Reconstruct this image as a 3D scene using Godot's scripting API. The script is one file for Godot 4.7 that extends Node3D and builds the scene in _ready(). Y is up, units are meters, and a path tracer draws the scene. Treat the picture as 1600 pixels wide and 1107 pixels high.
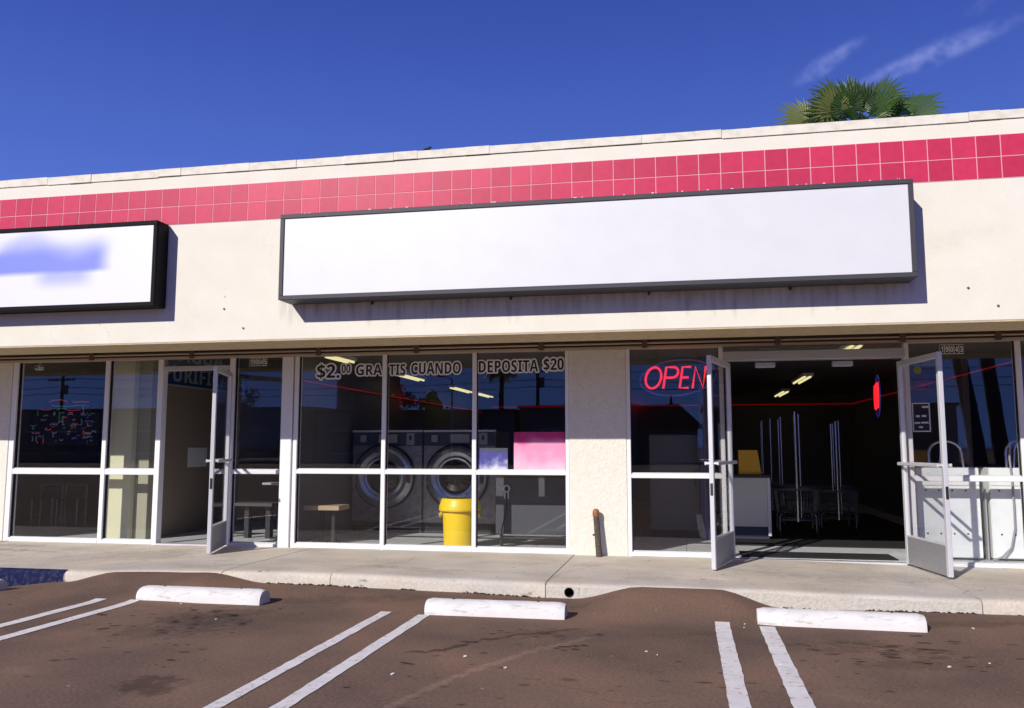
extends Node3D
# World: x along the shop front, y up (0 = shop threshold), z towards the camera; the glazing stands at z = 0.

var M := {}
var shop: Node3D
var rng := RandomNumberGenerator.new()
var used := {}
const FZ := 1.65        # front plane of the fascia
const KZ := 2.1         # kerb line

# ---------------------------------------------------------------- helpers
func lin(r: float, g: float, b: float) -> Color:
	return Color(r, g, b).linear_to_srgb()

func mk(key: String, c: Color, rough := 0.7, metal := 0.0, spec := 0.5) -> StandardMaterial3D:
	var m := StandardMaterial3D.new()
	m.resource_name = key
	m.albedo_color = c
	m.roughness = rough
	m.metallic = metal
	m.metallic_specular = spec
	M[key] = m
	return m

func glow(key: String, c: Color, e: float) -> StandardMaterial3D:
	var m := mk(key, Color(0.3, 0.3, 0.3), 0.4)
	m.emission_enabled = true
	m.emission = c
	m.emission_energy_multiplier = e
	return m

func numbered(n: String) -> String:
	if not used.has(n):
		used[n] = 0
		return n
	used[n] += 1
	return "%s_%03d" % [n, used[n]]

func tag(o: Node, label: String, category: String, group := "", kind := "") -> Node:
	o.set_meta("label", label)
	if category != "":
		o.set_meta("category", category)
	if group != "":
		o.set_meta("group", group)
	if kind != "":
		o.set_meta("kind", kind)
	return o

func thing(called: String, label: String, category: String, at := Vector3.ZERO, turn := 0.0, group := "") -> Node3D:
	var o := Node3D.new()
	o.name = numbered(called)
	add_child(o)
	o.position = at
	o.rotation.y = turn
	tag(o, label, category, group)
	return o

func node(called: String, parent: Node, at := Vector3.ZERO) -> Node3D:
	var o := Node3D.new()
	o.name = called
	parent.add_child(o, true)
	o.position = at
	return o

func part(called: String, mesh: Mesh, m: Material, parent: Node, at := Vector3.ZERO) -> MeshInstance3D:
	var o := MeshInstance3D.new()
	o.name = called if parent != self else numbered(called)
	o.mesh = mesh
	o.material_override = m
	parent.add_child(o, true)
	o.position = at
	return o

func begin() -> SurfaceTool:
	var st := SurfaceTool.new()
	st.begin(Mesh.PRIMITIVE_TRIANGLES)
	return st

func tri(st: SurfaceTool, a: Vector3, b: Vector3, c: Vector3, na: Vector3, nb: Vector3, nc: Vector3) -> void:
	if (b - a).cross(c - a).dot(na + nb + nc) > 0.0:
		var t := b
		b = c
		c = t
		t = nb
		nb = nc
		nc = t
	st.set_normal(na); st.set_uv(Vector2(a.x, -a.y)); st.add_vertex(a)
	st.set_normal(nb); st.set_uv(Vector2(b.x, -b.y)); st.add_vertex(b)
	st.set_normal(nc); st.set_uv(Vector2(c.x, -c.y)); st.add_vertex(c)

func quad(st: SurfaceTool, a: Vector3, b: Vector3, c: Vector3, d: Vector3, n: Vector3) -> void:
	tri(st, a, b, c, n, n, n)
	tri(st, a, c, d, n, n, n)

func quads(st: SurfaceTool, a: Vector3, b: Vector3, c: Vector3, d: Vector3, na: Vector3, nb: Vector3, nc: Vector3, nd: Vector3) -> void:
	tri(st, a, b, c, na, nb, nc)
	tri(st, a, c, d, na, nc, nd)

# a box with chamfered edges, from lo to hi
func bx(st: SurfaceTool, lo: Vector3, hi: Vector3, ch := 0.004, xf := Transform3D.IDENTITY) -> void:
	var c := (lo + hi) * 0.5
	var h := (hi - lo) * 0.5
	ch = minf(ch, minf(h.x, minf(h.y, h.z)) * 0.45)
	for ax in 3:
		for s in [-1.0, 1.0]:
			var u := (ax + 1) % 3
			var v := (ax + 2) % 3
			var n := Vector3.ZERO
			n[ax] = s
			var q := []
			for k in [[-1, -1], [1, -1], [1, 1], [-1, 1]]:
				var p := c
				p[ax] += s * h[ax]
				p[u] += k[0] * (h[u] - ch)
				p[v] += k[1] * (h[v] - ch)
				q.append(xf * p)
			quad(st, q[0], q[1], q[2], q[3], (xf.basis * n).normalized())
	if ch < 0.0005:
		return
	for ax in 3:
		var u := (ax + 1) % 3
		var v := (ax + 2) % 3
		for su in [-1.0, 1.0]:
			for sv in [-1.0, 1.0]:
				var q := []
				for k in [[-1, 0], [1, 0], [1, 1], [-1, 1]]:
					var p := c
					p[ax] += k[0] * (h[ax] - ch)
					p[u] += su * (h[u] - (ch if k[1] == 1 else 0.0))
					p[v] += sv * (h[v] - (0.0 if k[1] == 1 else ch))
					q.append(xf * p)
				var n := Vector3.ZERO
				n[u] = su
				n[v] = sv
				quad(st, q[0], q[1], q[2], q[3], (xf.basis * n).normalized())
	for sx in [-1.0, 1.0]:
		for sy in [-1.0, 1.0]:
			for sz in [-1.0, 1.0]:
				var n := Vector3(sx, sy, sz)
				var a := c + Vector3(sx * h.x, sy * (h.y - ch), sz * (h.z - ch))
				var b := c + Vector3(sx * (h.x - ch), sy * h.y, sz * (h.z - ch))
				var d := c + Vector3(sx * (h.x - ch), sy * (h.y - ch), sz * h.z)
				var nn := (xf.basis * n).normalized()
				tri(st, xf * a, xf * b, xf * d, nn, nn, nn)

func box(lo: Vector3, hi: Vector3, ch := 0.004) -> ArrayMesh:
	var st := begin()
	bx(st, lo, hi, ch)
	return st.commit()

func frame_of(d: Vector3) -> Basis:
	d = d.normalized()
	var s := Vector3.UP if absf(d.y) < 0.9 else Vector3.RIGHT
	var x := s.cross(d).normalized()
	return Basis(x, d.cross(x).normalized(), d)

func cyl(st: SurfaceTool, a: Vector3, b: Vector3, ra: float, rb: float, n := 12, caps := true) -> void:
	var f := frame_of(b - a)
	for k in n:
		var t0 := TAU * k / n
		var t1 := TAU * (k + 1) / n
		var d0 := f.x * cos(t0) + f.y * sin(t0)
		var d1 := f.x * cos(t1) + f.y * sin(t1)
		quads(st, a + d0 * ra, a + d1 * ra, b + d1 * rb, b + d0 * rb, d0, d1, d1, d0)
		if caps:
			tri(st, a, a + d0 * ra, a + d1 * ra, -f.z, -f.z, -f.z)
			tri(st, b, b + d0 * rb, b + d1 * rb, f.z, f.z, f.z)

func tube(st: SurfaceTool, pts: Array, r: float, n := 8, closed := false) -> void:
	var m := pts.size()
	var rings := []
	var norms := []
	var up := Vector3.ZERO
	for i in m:
		var p0: Vector3 = pts[(i - 1 + m) % m] if (closed or i > 0) else pts[i]
		var p1: Vector3 = pts[(i + 1) % m] if (closed or i < m - 1) else pts[i]
		var d := (p1 - p0).normalized()
		var x := Vector3.ZERO
		if up == Vector3.ZERO:
			x = frame_of(d).x
		else:
			x = (up - d * up.dot(d)).normalized()
		up = x
		var y := d.cross(x)
		var ring := []
		var nr := []
		for k in n:
			var t := TAU * k / n
			var q := x * cos(t) + y * sin(t)
			nr.append(q)
			ring.append(pts[i] + q * r)
		rings.append(ring)
		norms.append(nr)
	for i in (m if closed else m - 1):
		var j := (i + 1) % m
		for k in n:
			var l := (k + 1) % n
			quads(st, rings[i][k], rings[i][l], rings[j][l], rings[j][k], norms[i][k], norms[i][l], norms[j][l], norms[j][k])
	if not closed:
		for e in [0, m - 1]:
			var d: Vector3 = (pts[1] - pts[0]).normalized() * -1.0 if e == 0 else (pts[m - 1] - pts[m - 2]).normalized()
			for k in n:
				tri(st, pts[e], rings[e][k], rings[e][(k + 1) % n], d, d, d)

# profile of (radius, height) pairs turned round the y axis
func lathe(st: SurfaceTool, prof: Array, n := 28, at := Vector3.ZERO) -> void:
	for i in prof.size() - 1:
		var p: Vector2 = prof[i]
		var q: Vector2 = prof[i + 1]
		var e := (q - p).normalized()
		var nn := Vector2(e.y, -e.x)
		for k in n:
			var t0 := TAU * k / n
			var t1 := TAU * (k + 1) / n
			var d0 := Vector3(cos(t0), 0, sin(t0))
			var d1 := Vector3(cos(t1), 0, sin(t1))
			var up := Vector3.UP
			quads(st, at + d0 * p.x + up * p.y, at + d1 * p.x + up * p.y, at + d1 * q.x + up * q.y, at + d0 * q.x + up * q.y, d0 * nn.x + up * nn.y, d1 * nn.x + up * nn.y, d1 * nn.x + up * nn.y, d0 * nn.x + up * nn.y)

# a flat polygon in xy pushed out from z0 to z1
func slab_poly(st: SurfaceTool, poly: PackedVector2Array, z0: float, z1: float) -> void:
	var ix := Geometry2D.triangulate_polygon(poly)
	for i in range(0, ix.size(), 3):
		for s in [[z0, -1.0], [z1, 1.0]]:
			var n := Vector3(0, 0, s[1])
			var a := poly[ix[i]]
			var b := poly[ix[i + 1]]
			var c := poly[ix[i + 2]]
			tri(st, Vector3(a.x, a.y, s[0]), Vector3(b.x, b.y, s[0]), Vector3(c.x, c.y, s[0]), n, n, n)
	var cw := Geometry2D.is_polygon_clockwise(poly)
	for i in poly.size():
		var a := poly[i]
		var b := poly[(i + 1) % poly.size()]
		var e := (b - a).normalized()
		var n := Vector3(e.y, -e.x, 0) * (-1.0 if cw else 1.0)
		quad(st, Vector3(a.x, a.y, z0), Vector3(b.x, b.y, z0), Vector3(b.x, b.y, z1), Vector3(a.x, a.y, z1), n)

# a smooth sheet through rows of points; uv from (x, z) through (u0, us, v0, vs)
func sheet(rows: Array, uvf: Callable) -> ArrayMesh:
	var st := begin()
	st.set_smooth_group(0)
	for i in rows.size() - 1:
		for j in rows[i].size() - 1:
			var a: Vector3 = rows[i][j]
			var b: Vector3 = rows[i][j + 1]
			var c: Vector3 = rows[i + 1][j + 1]
			var d: Vector3 = rows[i + 1][j]
			for p in [a, c, b, a, d, c]:
				st.set_uv(uvf.call(p))
				st.add_vertex(p)
	st.index()
	st.generate_normals()
	return st.commit()

func lerp_table(t: Array, x: float) -> float:
	if x <= t[0][0]:
		return t[0][1]
	for i in t.size() - 1:
		if x <= t[i + 1][0]:
			return lerpf(t[i][1], t[i + 1][1], smoothstep(0.0, 1.0, (x - t[i][0]) / (t[i + 1][0] - t[i][0])))
	return t[t.size() - 1][1]

var font: SystemFont
func text_mesh(txt: String, depth: float) -> TextMesh:
	var t := TextMesh.new()
	t.font = font
	t.text = txt
	t.font_size = 64
	t.pixel_size = 0.01
	t.depth = depth
	t.curve_step = 1.5
	t.horizontal_alignment = HORIZONTAL_ALIGNMENT_LEFT
	return t

# lettering fitted into the box x0..x1, y0..y1; returns the transform that puts the mesh there
func fit(t: TextMesh, x0: float, x1: float, y0: float, y1: float, z: float) -> Transform3D:
	var b := t.get_aabb()
	var sx := (x1 - x0) / maxf(b.size.x, 1e-4)
	var sy := (y1 - y0) / maxf(b.size.y, 1e-4)
	return Transform3D(Basis.from_scale(Vector3(sx, sy, 1.0)), Vector3(x0 - b.position.x * sx, y0 - b.position.y * sy, z))

func baked(t: Mesh, xfs: Array) -> ArrayMesh:
	var st := SurfaceTool.new()
	for x in xfs:
		st.append_from(t, 0, x)
	return st.commit()

func noise_tex(size: int, freq: float, seed_: int, oct := 4, ramp: Gradient = null) -> NoiseTexture2D:
	var n := FastNoiseLite.new()
	n.seed = seed_
	n.frequency = freq
	n.fractal_octaves = oct
	var t := NoiseTexture2D.new()
	t.width = size
	t.height = size
	t.seamless = true
	t.noise = n
	if ramp:
		t.color_ramp = ramp
	return t

func ramp(a: Color, b: Color, c: Color) -> Gradient:
	var g := Gradient.new()
	g.offsets = PackedFloat32Array([0.15, 0.5, 0.85])
	g.colors = PackedColorArray([a, b, c])
	return g

func tri_tex(m: StandardMaterial3D, col: Texture2D, scale: float, bump: Texture2D = null, bump_cm := 0.0) -> void:
	m.uv1_triplanar = true
	m.uv1_world_triplanar = true
	m.uv1_scale = Vector3.ONE * scale
	if col:
		m.albedo_texture = col
	if bump:
		m.heightmap_enabled = true
		m.heightmap_texture = bump
		m.heightmap_scale = bump_cm

# ---------------------------------------------------------------- main
func _ready() -> void:
	rng.seed = 7
	set_camera_sky_sun()
	font = SystemFont.new()
	font.font_names = PackedStringArray(["Droid Sans"])
	font.font_weight = 700
	materials()
	build_ground()
	build_sidewalk()
	build_shop()
	build_interior()
	build_signs()
	build_parking()
	build_glass_graphics()
	build_laundry()
	build_water_shop()
	build_small()
	build_palm()
	build_across_street()

func set_camera_sky_sun() -> void:
	var cam := Camera3D.new()
	cam.name = "camera"
	cam.fov = 45.038
	cam.near = 0.05
	cam.far = 900.0
	add_child(cam)
	cam.position = Vector3(0, 1.205, 9.864)
	cam.rotation = Vector3(deg_to_rad(6.284), deg_to_rad(11.326), 0)
	cam.current = true
	var sky := ProceduralSkyMaterial.new()
	sky.sky_top_color = lin(0.005, 0.018, 0.215)
	sky.sky_horizon_color = lin(0.17, 0.32, 0.98)
	sky.sky_curve = 0.235
	sky.ground_horizon_color = Color8(110, 100, 92)
	sky.ground_bottom_color = Color8(70, 58, 50)
	sky.sun_angle_max = 6.0
	sky.sky_cover = cloud_cover()
	sky.sky_cover_modulate = Color(1, 1, 1, 0.42)
	var e := Environment.new()
	e.background_mode = Environment.BG_SKY
	e.sky = Sky.new()
	e.sky.sky_material = sky
	e.tonemap_mode = Environment.TONE_MAPPER_LINEAR
	e.tonemap_exposure = 1.13
	e.sdfgi_enabled = true
	e.ssao_enabled = true
	e.ssil_enabled = true
	var w := WorldEnvironment.new()
	w.name = "world_environment"
	w.environment = e
	add_child(w)
	var sun := DirectionalLight3D.new()
	sun.name = "sun"
	sun.light_energy = 1.3
	sun.light_color = Color(1.0, 0.975, 0.935)
	sun.light_angular_distance = 0.5
	sun.shadow_enabled = true
	add_child(sun)
	sun.look_at_from_position(Vector3.ZERO, Vector3(0.48, -0.62, -1.0))

# thin cirrus streaks: picture of the whole sky, alpha where a streak hangs
func cloud_cover() -> ImageTexture:
	var w := 2048
	var h := 1024
	var im := Image.create(w, h, false, Image.FORMAT_RGBA8)
	im.fill(Color(1, 1, 1, 0))
	var n := FastNoiseLite.new()
	n.seed = 31
	n.frequency = 0.09
	n.fractal_octaves = 4
	# azimuth (degrees from straight ahead of the shop, to the right), height, half length, half width, slope, strength
	var wisps := [[9.7, 23.6, 2.7, 0.65, 0.42, 0.5], [16.3, 23.1, 5.4, 0.75, 0.2, 0.55], [11.0, 21.9, 4.2, 0.6, 0.22, 0.22], [19.0, 25.4, 1.6, 0.45, 0.5, 0.16],
		[-15.7, 18.6, 0.6, 0.25, 0.1, 0.2], [-6.4, 19.6, 0.9, 0.3, 0.1, 0.15], [60.0, 30.0, 12.0, 1.6, 0.2, 0.5], [-80.0, 34.0, 14.0, 1.5, -0.1, 0.4], [150.0, 28.0, 14.0, 1.6, 0.15, 0.5], [-150.0, 40.0, 10.0, 1.4, 0.1, 0.4]]
	for c in wisps:
		var x0 := int(c[0] / 360.0 * w)
		var y0 := int((0.5 - c[1] / 180.0) * h)
		var rx := int(c[2] / 360.0 * w * 1.3) + 3
		var ry := int((c[3] + absf(c[4]) * c[2]) / 180.0 * h * 1.3) + 3
		for y in range(y0 - ry, y0 + ry + 1):
			for x in range(x0 - rx, x0 + rx + 1):
				var u := (x - x0) * 360.0 / w
				var v = (y0 - y) * 180.0 / h - u * c[4]
				var along = u / float(c[2])
				var across = v / (float(c[3]) * (1.15 - 0.5 * absf(along)))
				var d = along * along + across * across
				if d > 1.0:
					continue
				var k := n.get_noise_2d(u * 3.0 + c[0] * 7.0, v * 16.0 - u * 2.0) * 0.5 + 0.5
				var f := n.get_noise_2d(u * 14.0 - v * 6.0, v * 40.0 + 91.0) * 0.5 + 0.5
				var a := clampf((1.0 - d) * (k * 1.5 + f * 1.1 - 0.85), 0.0, 1.0) * float(c[5])
				var xx := posmod(x, w)
				a = maxf(a, im.get_pixel(xx, y).a)
				im.set_pixel(xx, y, Color(0.86, 0.87, 0.95, a))
	return ImageTexture.create_from_image(im)

# ---------------------------------------------------------------- materials
func materials() -> void:
	var fine := noise_tex(512, 0.05, 3, 5)
	var coarse := noise_tex(512, 0.012, 4, 4)
	var m := mk("fascia_stucco", Color.WHITE, 0.88, 0.0, 0.25)
	m.albedo_texture = fascia_map()
	m.uv1_scale = Vector3(1.0 / 23.0, 0.5, 1)
	m.uv1_offset = Vector3(14.0 / 23.0, 2.15, 0)
	m = mk("pier_stucco", Color.WHITE, 0.85, 0.0, 0.3)
	tri_tex(m, noise_tex(512, 0.02, 12, 5, ramp(lin(0.71, 0.68, 0.60), lin(0.74, 0.71, 0.632), lin(0.757, 0.73, 0.652))), 0.9, fine, 0.5)
	m = mk("soffit_paint", Color.WHITE, 0.9, 0.0, 0.2)
	tri_tex(m, noise_tex(512, 0.02, 13, 4, ramp(lin(0.5, 0.41, 0.25), lin(0.56, 0.46, 0.3), lin(0.6, 0.5, 0.33))), 0.8, fine, 0.4)
	m = mk("coping_paint", lin(0.775, 0.738, 0.645), 0.75)
	tri_tex(m, noise_tex(256, 0.03, 14, 4, ramp(Color(0.92, 0.915, 0.90), Color(0.98, 0.98, 0.975), Color.WHITE)), 0.7)
	for k in 4:
		var t := 1.0 + (k - 1.5) * 0.05
		m = mk("tile_%d" % k, lin(0.58 * t, 0.036 * t, 0.10 * t), 0.4, 0.0, 0.36)
		m.uv1_triplanar = true
		m.uv1_world_triplanar = true
		m.uv1_scale = Vector3.ONE * 1.3
		m.albedo_texture = noise_tex(256, 0.03, 40 + k, 4, ramp(Color(0.955, 0.955, 0.955), Color(0.98, 0.98, 0.98), Color.WHITE))
	mk("grout", lin(0.74, 0.36, 0.42), 0.9)
	mk("dark_trim", lin(0.10, 0.065, 0.05), 0.6)
	mk("rail_tan", lin(0.46, 0.37, 0.29), 0.5)
	mk("white_aluminium", lin(0.80, 0.79, 0.80), 0.4)
	mk("grey_aluminium", lin(0.50, 0.50, 0.52), 0.42, 0.35)
	mk("pale_aluminium", lin(0.66, 0.66, 0.68), 0.35, 0.2)
	m = mk("brushed_plate", lin(0.40, 0.40, 0.41), 0.45, 0.4)
	tri_tex(m, noise_tex(256, 0.04, 61, 4, ramp(Color(0.93, 0.93, 0.935), Color(0.97, 0.97, 0.97), Color.WHITE)), 2.0)
	mk("black_metal", lin(0.015, 0.015, 0.017), 0.45)
	mk("black_rubber", lin(0.012, 0.012, 0.013), 0.8)
	mk("cart_steel", lin(0.16, 0.16, 0.17), 0.4, 0.7)
	mk("cabinet_grey", lin(0.11, 0.11, 0.115), 0.6)
	mk("chrome", lin(0.62, 0.62, 0.65), 0.22, 1.0)
	mk("sign_black", lin(0.005, 0.0045, 0.006), 0.6, 0.0, 0.25)
	mk("sign_grey", lin(0.06, 0.06, 0.07), 0.5, 0.0, 0.35)
	m = mk("sign_face", lin(0.70, 0.71, 0.735), 0.4)
	tri_tex(m, noise_tex(512, 0.01, 62, 4, ramp(Color(0.985, 0.985, 0.985), Color(0.993, 0.993, 0.993), Color.WHITE)), 0.4)
	m = mk("glass", Color(0.03, 0.04, 0.04, 0.02), 0.0)
	m.transparency = BaseMaterial3D.TRANSPARENCY_ALPHA
	m.metallic_specular = 0.5
	m = mk("washer_glass", Color(0.08, 0.08, 0.1, 1.0), 0.06)
	m = mk("concrete", Color.WHITE, 0.92, 0.0, 0.25)
	m.albedo_texture = concrete_map()
	m.texture_repeat = true
	m = mk("concrete_plain", Color.WHITE, 0.92, 0.0, 0.25)
	tri_tex(m, noise_tex(512, 0.03, 70, 5, ramp(lin(0.50, 0.465, 0.41), lin(0.565, 0.53, 0.47), lin(0.60, 0.565, 0.505))), 1.3, fine, 0.4)
	m = mk("asphalt", Color.WHITE, 0.93, 0.0, 0.25)
	m.albedo_texture = asphalt_map()
	m.texture_repeat = true
	m = mk("stop_paint", Color.WHITE, 0.78)
	m.albedo_texture = worn_paint(512, 256, Color(0.865, 0.855, 0.84), Color(0.79, 0.775, 0.76), 33, 60)
	m.texture_repeat = true
	m = mk("line_paint", Color.WHITE, 0.85)
	m.albedo_texture = worn_paint(512, 512, Color(0.885, 0.868, 0.848), Color(0.66, 0.60, 0.565), 34, 90)
	m.texture_repeat = true
	m = mk("kerb_blue_paint", Color.WHITE, 0.85, 0.0, 0.2)
	tri_tex(m, noise_tex(256, 0.04, 73, 4, ramp(lin(0.011, 0.014, 0.05), lin(0.015, 0.019, 0.068), lin(0.06, 0.06, 0.09))), 1.5)
	mk("dirt", lin(0.07, 0.045, 0.03), 0.95, 0.0, 0.2)
	m = mk("shop_floor", Color.WHITE, 0.35, 0.0, 0.4)
	tri_tex(m, noise_tex(512, 0.02, 81, 5, ramp(lin(0.56, 0.58, 0.59), lin(0.61, 0.63, 0.64), lin(0.65, 0.67, 0.68))), 0.8)
	mk("floor_joint", lin(0.16, 0.16, 0.165), 0.8)
	mk("dark_floor", lin(0.06, 0.055, 0.06), 0.4)
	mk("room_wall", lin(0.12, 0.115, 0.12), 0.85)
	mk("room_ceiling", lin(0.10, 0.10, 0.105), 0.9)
	mk("wood_panel", lin(0.29, 0.23, 0.18), 0.6)
	mk("cream_wall", lin(0.64, 0.64, 0.44), 0.8)
	mk("cream_shaded", lin(0.34, 0.34, 0.25), 0.8)  # darker copy of the cream, shade of the side face put into the colour
	m = mk("washer_steel", Color.WHITE, 0.38, 0.55)
	tri_tex(m, noise_tex(256, 0.03, 82, 4, ramp(lin(0.20, 0.195, 0.185), lin(0.25, 0.245, 0.235), lin(0.28, 0.275, 0.265))), 1.2)
	mk("washer_ring", lin(0.42, 0.45, 0.50), 0.25, 0.8)
	mk("washer_blue", lin(0.04, 0.045, 0.08), 0.5)
	mk("washer_label", lin(0.3, 0.3, 0.33), 0.6)
	m = mk("white_panel", Color.WHITE, 0.5)
	tri_tex(m, noise_tex(256, 0.02, 83, 4, ramp(lin(0.78, 0.82, 0.82), lin(0.82, 0.86, 0.86), lin(0.84, 0.88, 0.88))), 0.8)
	mk("bin_yellow", lin(0.86, 0.60, 0.012), 0.42)
	mk("box_yellow", lin(0.62, 0.34, 0.012), 0.6)
	mk("bag_black", lin(0.012, 0.012, 0.014), 0.35)
	mk("wood_top", lin(0.40, 0.30, 0.19), 0.55)
	mk("slate_panel", lin(0.055, 0.06, 0.075), 0.55)
	mk("desk_panel", lin(0.62, 0.62, 0.54), 0.6)
	mk("desk_white", lin(0.7, 0.7, 0.72), 0.5)
	mk("desk_top", lin(0.02, 0.015, 0.015), 0.4)
	mk("blue_post", lin(0.02, 0.02, 0.09), 0.5)
	mk("paper_white", lin(0.7, 0.7, 0.7), 0.8)
	mk("vinyl_white", lin(0.86, 0.86, 0.84), 0.6)
	mk("vinyl_black", lin(0.012, 0.012, 0.016), 0.5)
	mk("banner_blue", lin(0.02, 0.06, 0.20), 0.6)
	mk("banner_white", lin(0.35, 0.38, 0.42), 0.6)
	mk("sticker_yellow", lin(0.35, 0.36, 0.06), 0.6)
	m = mk("rust", Color.WHITE, 0.85)
	tri_tex(m, noise_tex(256, 0.06, 84, 4, ramp(lin(0.035, 0.026, 0.02), lin(0.075, 0.055, 0.043), lin(0.21, 0.185, 0.155))), 4.0, fine, 0.5)
	m = mk("copper_rust", lin(0.30, 0.12, 0.05), 0.6, 0.3)
	mk("feather_black", lin(0.01, 0.01, 0.013), 0.6)
	mk("steel_bolt", lin(0.25, 0.24, 0.23), 0.5, 0.5)
	# leaves and far things
	for k in 3:
		m = mk("frond_%d" % k, [lin(0.04, 0.08, 0.017), lin(0.026, 0.056, 0.012), lin(0.14, 0.16, 0.04)][k], 0.45)
		m.backlight_enabled = true
		m.backlight = [lin(0.10, 0.22, 0.03), lin(0.06, 0.15, 0.02), lin(0.22, 0.24, 0.06)][k]
	mk("petiole", lin(0.26, 0.27, 0.10), 0.6)
	m = mk("palm_trunk", Color.WHITE, 0.95)
	tri_tex(m, noise_tex(256, 0.05, 85, 4, ramp(lin(0.08, 0.06, 0.045), lin(0.13, 0.10, 0.08), lin(0.19, 0.16, 0.13))), 1.5, fine, 2.0)
	mk("leaf_dark", lin(0.04, 0.075, 0.022), 0.6)
	mk("pole_wood", lin(0.09, 0.06, 0.042), 0.9)
	mk("wire_black", lin(0.02, 0.02, 0.02), 0.6)
	mk("far_wall", lin(0.26, 0.22, 0.19), 0.9)
	mk("far_wall_grey", lin(0.20, 0.20, 0.21), 0.9)
	mk("far_roof", lin(0.16, 0.09, 0.07), 0.9)
	mk("far_glass", lin(0.03, 0.035, 0.045), 0.1)
	glow("neon_red", Color(1.0, 0.11, 0.16), 1.0)
	glow("neon_blue", Color(0.07, 0.15, 0.6), 0.2)
	glow("neon_strip", Color(0.85, 0.05, 0.07), 0.13)
	glow("tube_warm", Color(1.0, 0.95, 0.68), 0.8)
	for k in 5:
		glow("led_%d" % k, [Color(0.8, 0.08, 0.15), Color(0.08, 0.42, 0.22), Color(0.08, 0.1, 0.5), Color(0.05, 0.4, 0.4), Color(0.45, 0.4, 0.5)][k], 0.2)

# white traffic paint: worn through in chips, with dark rubber scuffs
func worn_paint(w: int, h: int, paint: Color, under: Color, seed_: int, scuffs: int) -> ImageTexture:
	var n := FastNoiseLite.new()
	n.seed = seed_
	n.frequency = 0.028
	n.fractal_octaves = 5
	var f := PackedFloat32Array()
	f.resize(w * h)
	f.fill(1.0)
	var r := RandomNumberGenerator.new()
	r.seed = seed_
	for k in scuffs:
		stamp(f, w, h, r.randf_range(0, w), r.randf_range(0, h), r.randf_range(6, 40), r.randf_range(1.0, 4.0), r.randf_range(-0.3, 0.3), r.randf_range(0.86, 0.96), n, 0.9)
	var im := Image.create(w, h, false, Image.FORMAT_RGB8)
	for y in h:
		for x in w:
			# blended with its own far side so that the edges meet
			var v := n.get_noise_2d(x, y)
			var e := minf(minf(x, w - 1 - x), minf(y, h - 1 - y)) / 24.0
			v = v * clampf(e, 0.0, 1.0)
			var chip := smoothstep(0.36, 0.44, v)
			var c := paint.lerp(under, chip * 0.6)
			var g := f[y * w + x] * (1.0 + n.get_noise_2d(x * 0.25 + 700.0, y * 0.25) * 0.06 * clampf(e, 0.0, 1.0))
			im.set_pixel(x, y, Color(c.r * g, c.g * g, c.b * g))
	return ImageTexture.create_from_image(im)

# cream fascia, x -14..9 and y 2.3..4.3: faint patches, hairline cracks, grime runs under the long sign
func fascia_map() -> ImageTexture:
	var w := 2048
	var h := 192
	var px := w / 23.0
	var f := PackedFloat32Array()
	f.resize(w * h)
	f.fill(1.0)
	var n := FastNoiseLite.new()
	n.seed = 25
	n.frequency = 0.05
	n.fractal_octaves = 4
	var r := RandomNumberGenerator.new()
	r.seed = 26
	for k in 46:
		stamp(f, w, h, r.randf_range(0, w), r.randf_range(10, h), r.randf_range(8, 60), r.randf_range(5, 24), r.randf_range(-0.3, 0.3), r.randf_range(0.955, 1.03), n, 0.95)
	for k in 16:
		var p := Vector2(r.randf_range(350, 1500), r.randf_range(25, 180))
		var pts := []
		for i in 7:
			pts.append(p)
			p += Vector2(r.randf_range(-5, 9), r.randf_range(-2, 10))
		line_stamp(f, w, h, pts, 0.7, 0.9, n)
	for k in 9:
		stamp(f, w, h, r.randf_range(350, 1500), r.randf_range(100, 185), r.randf_range(0.7, 1.8), r.randf_range(0.7, 1.6), 0.0, r.randf_range(0.45, 0.8), n, 0.5)
	for x in range(int(9.85 * px), int(16.1 * px)):
		var run := clampf(0.5 + n.get_noise_2d(x * 2.6, 7.0) * 1.1, 0.0, 1.0)
		var deep := 18.0 + 14.0 * n.get_noise_2d(x * 1.3, 90.0)
		for y in range(150, mini(h, int(156 + deep))):
			var k := run * clampf((156.0 + deep - y) / 14.0, 0.0, 1.0) * (0.75 + 0.5 * n.get_noise_2d(x * 4.0, y * 0.7 + 40.0))
			f[y * w + x] *= 1.0 - 0.34 * clampf(k, 0.0, 1.0)
	var n1 := FastNoiseLite.new()
	n1.seed = 27
	n1.frequency = 0.02
	n1.fractal_octaves = 5
	var a1 := n1.get_image(w, h).get_data()
	n1.seed = 28
	n1.frequency = 0.4
	var a2 := n1.get_image(w, h).get_data()
	var out := PackedByteArray()
	out.resize(w * h * 3)
	for i in w * h:
		var g := f[i] * (0.975 + 0.05 * a1[i] / 255.0) * (0.965 + 0.07 * a2[i] / 255.0)
		var t := a1[i] / 255.0
		out[i * 3] = int(clampf(pow(0.775 * g, 0.4545), 0.0, 1.0) * 255.0)
		out[i * 3 + 1] = int(clampf(pow((0.735 + 0.015 * t) * g, 0.4545), 0.0, 1.0) * 255.0)
		out[i * 3 + 2] = int(clampf(pow((0.635 + 0.03 * t) * g, 0.4545), 0.0, 1.0) * 255.0)
	return ImageTexture.create_from_image(Image.create_from_data(w, h, false, Image.FORMAT_RGB8, out))

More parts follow.
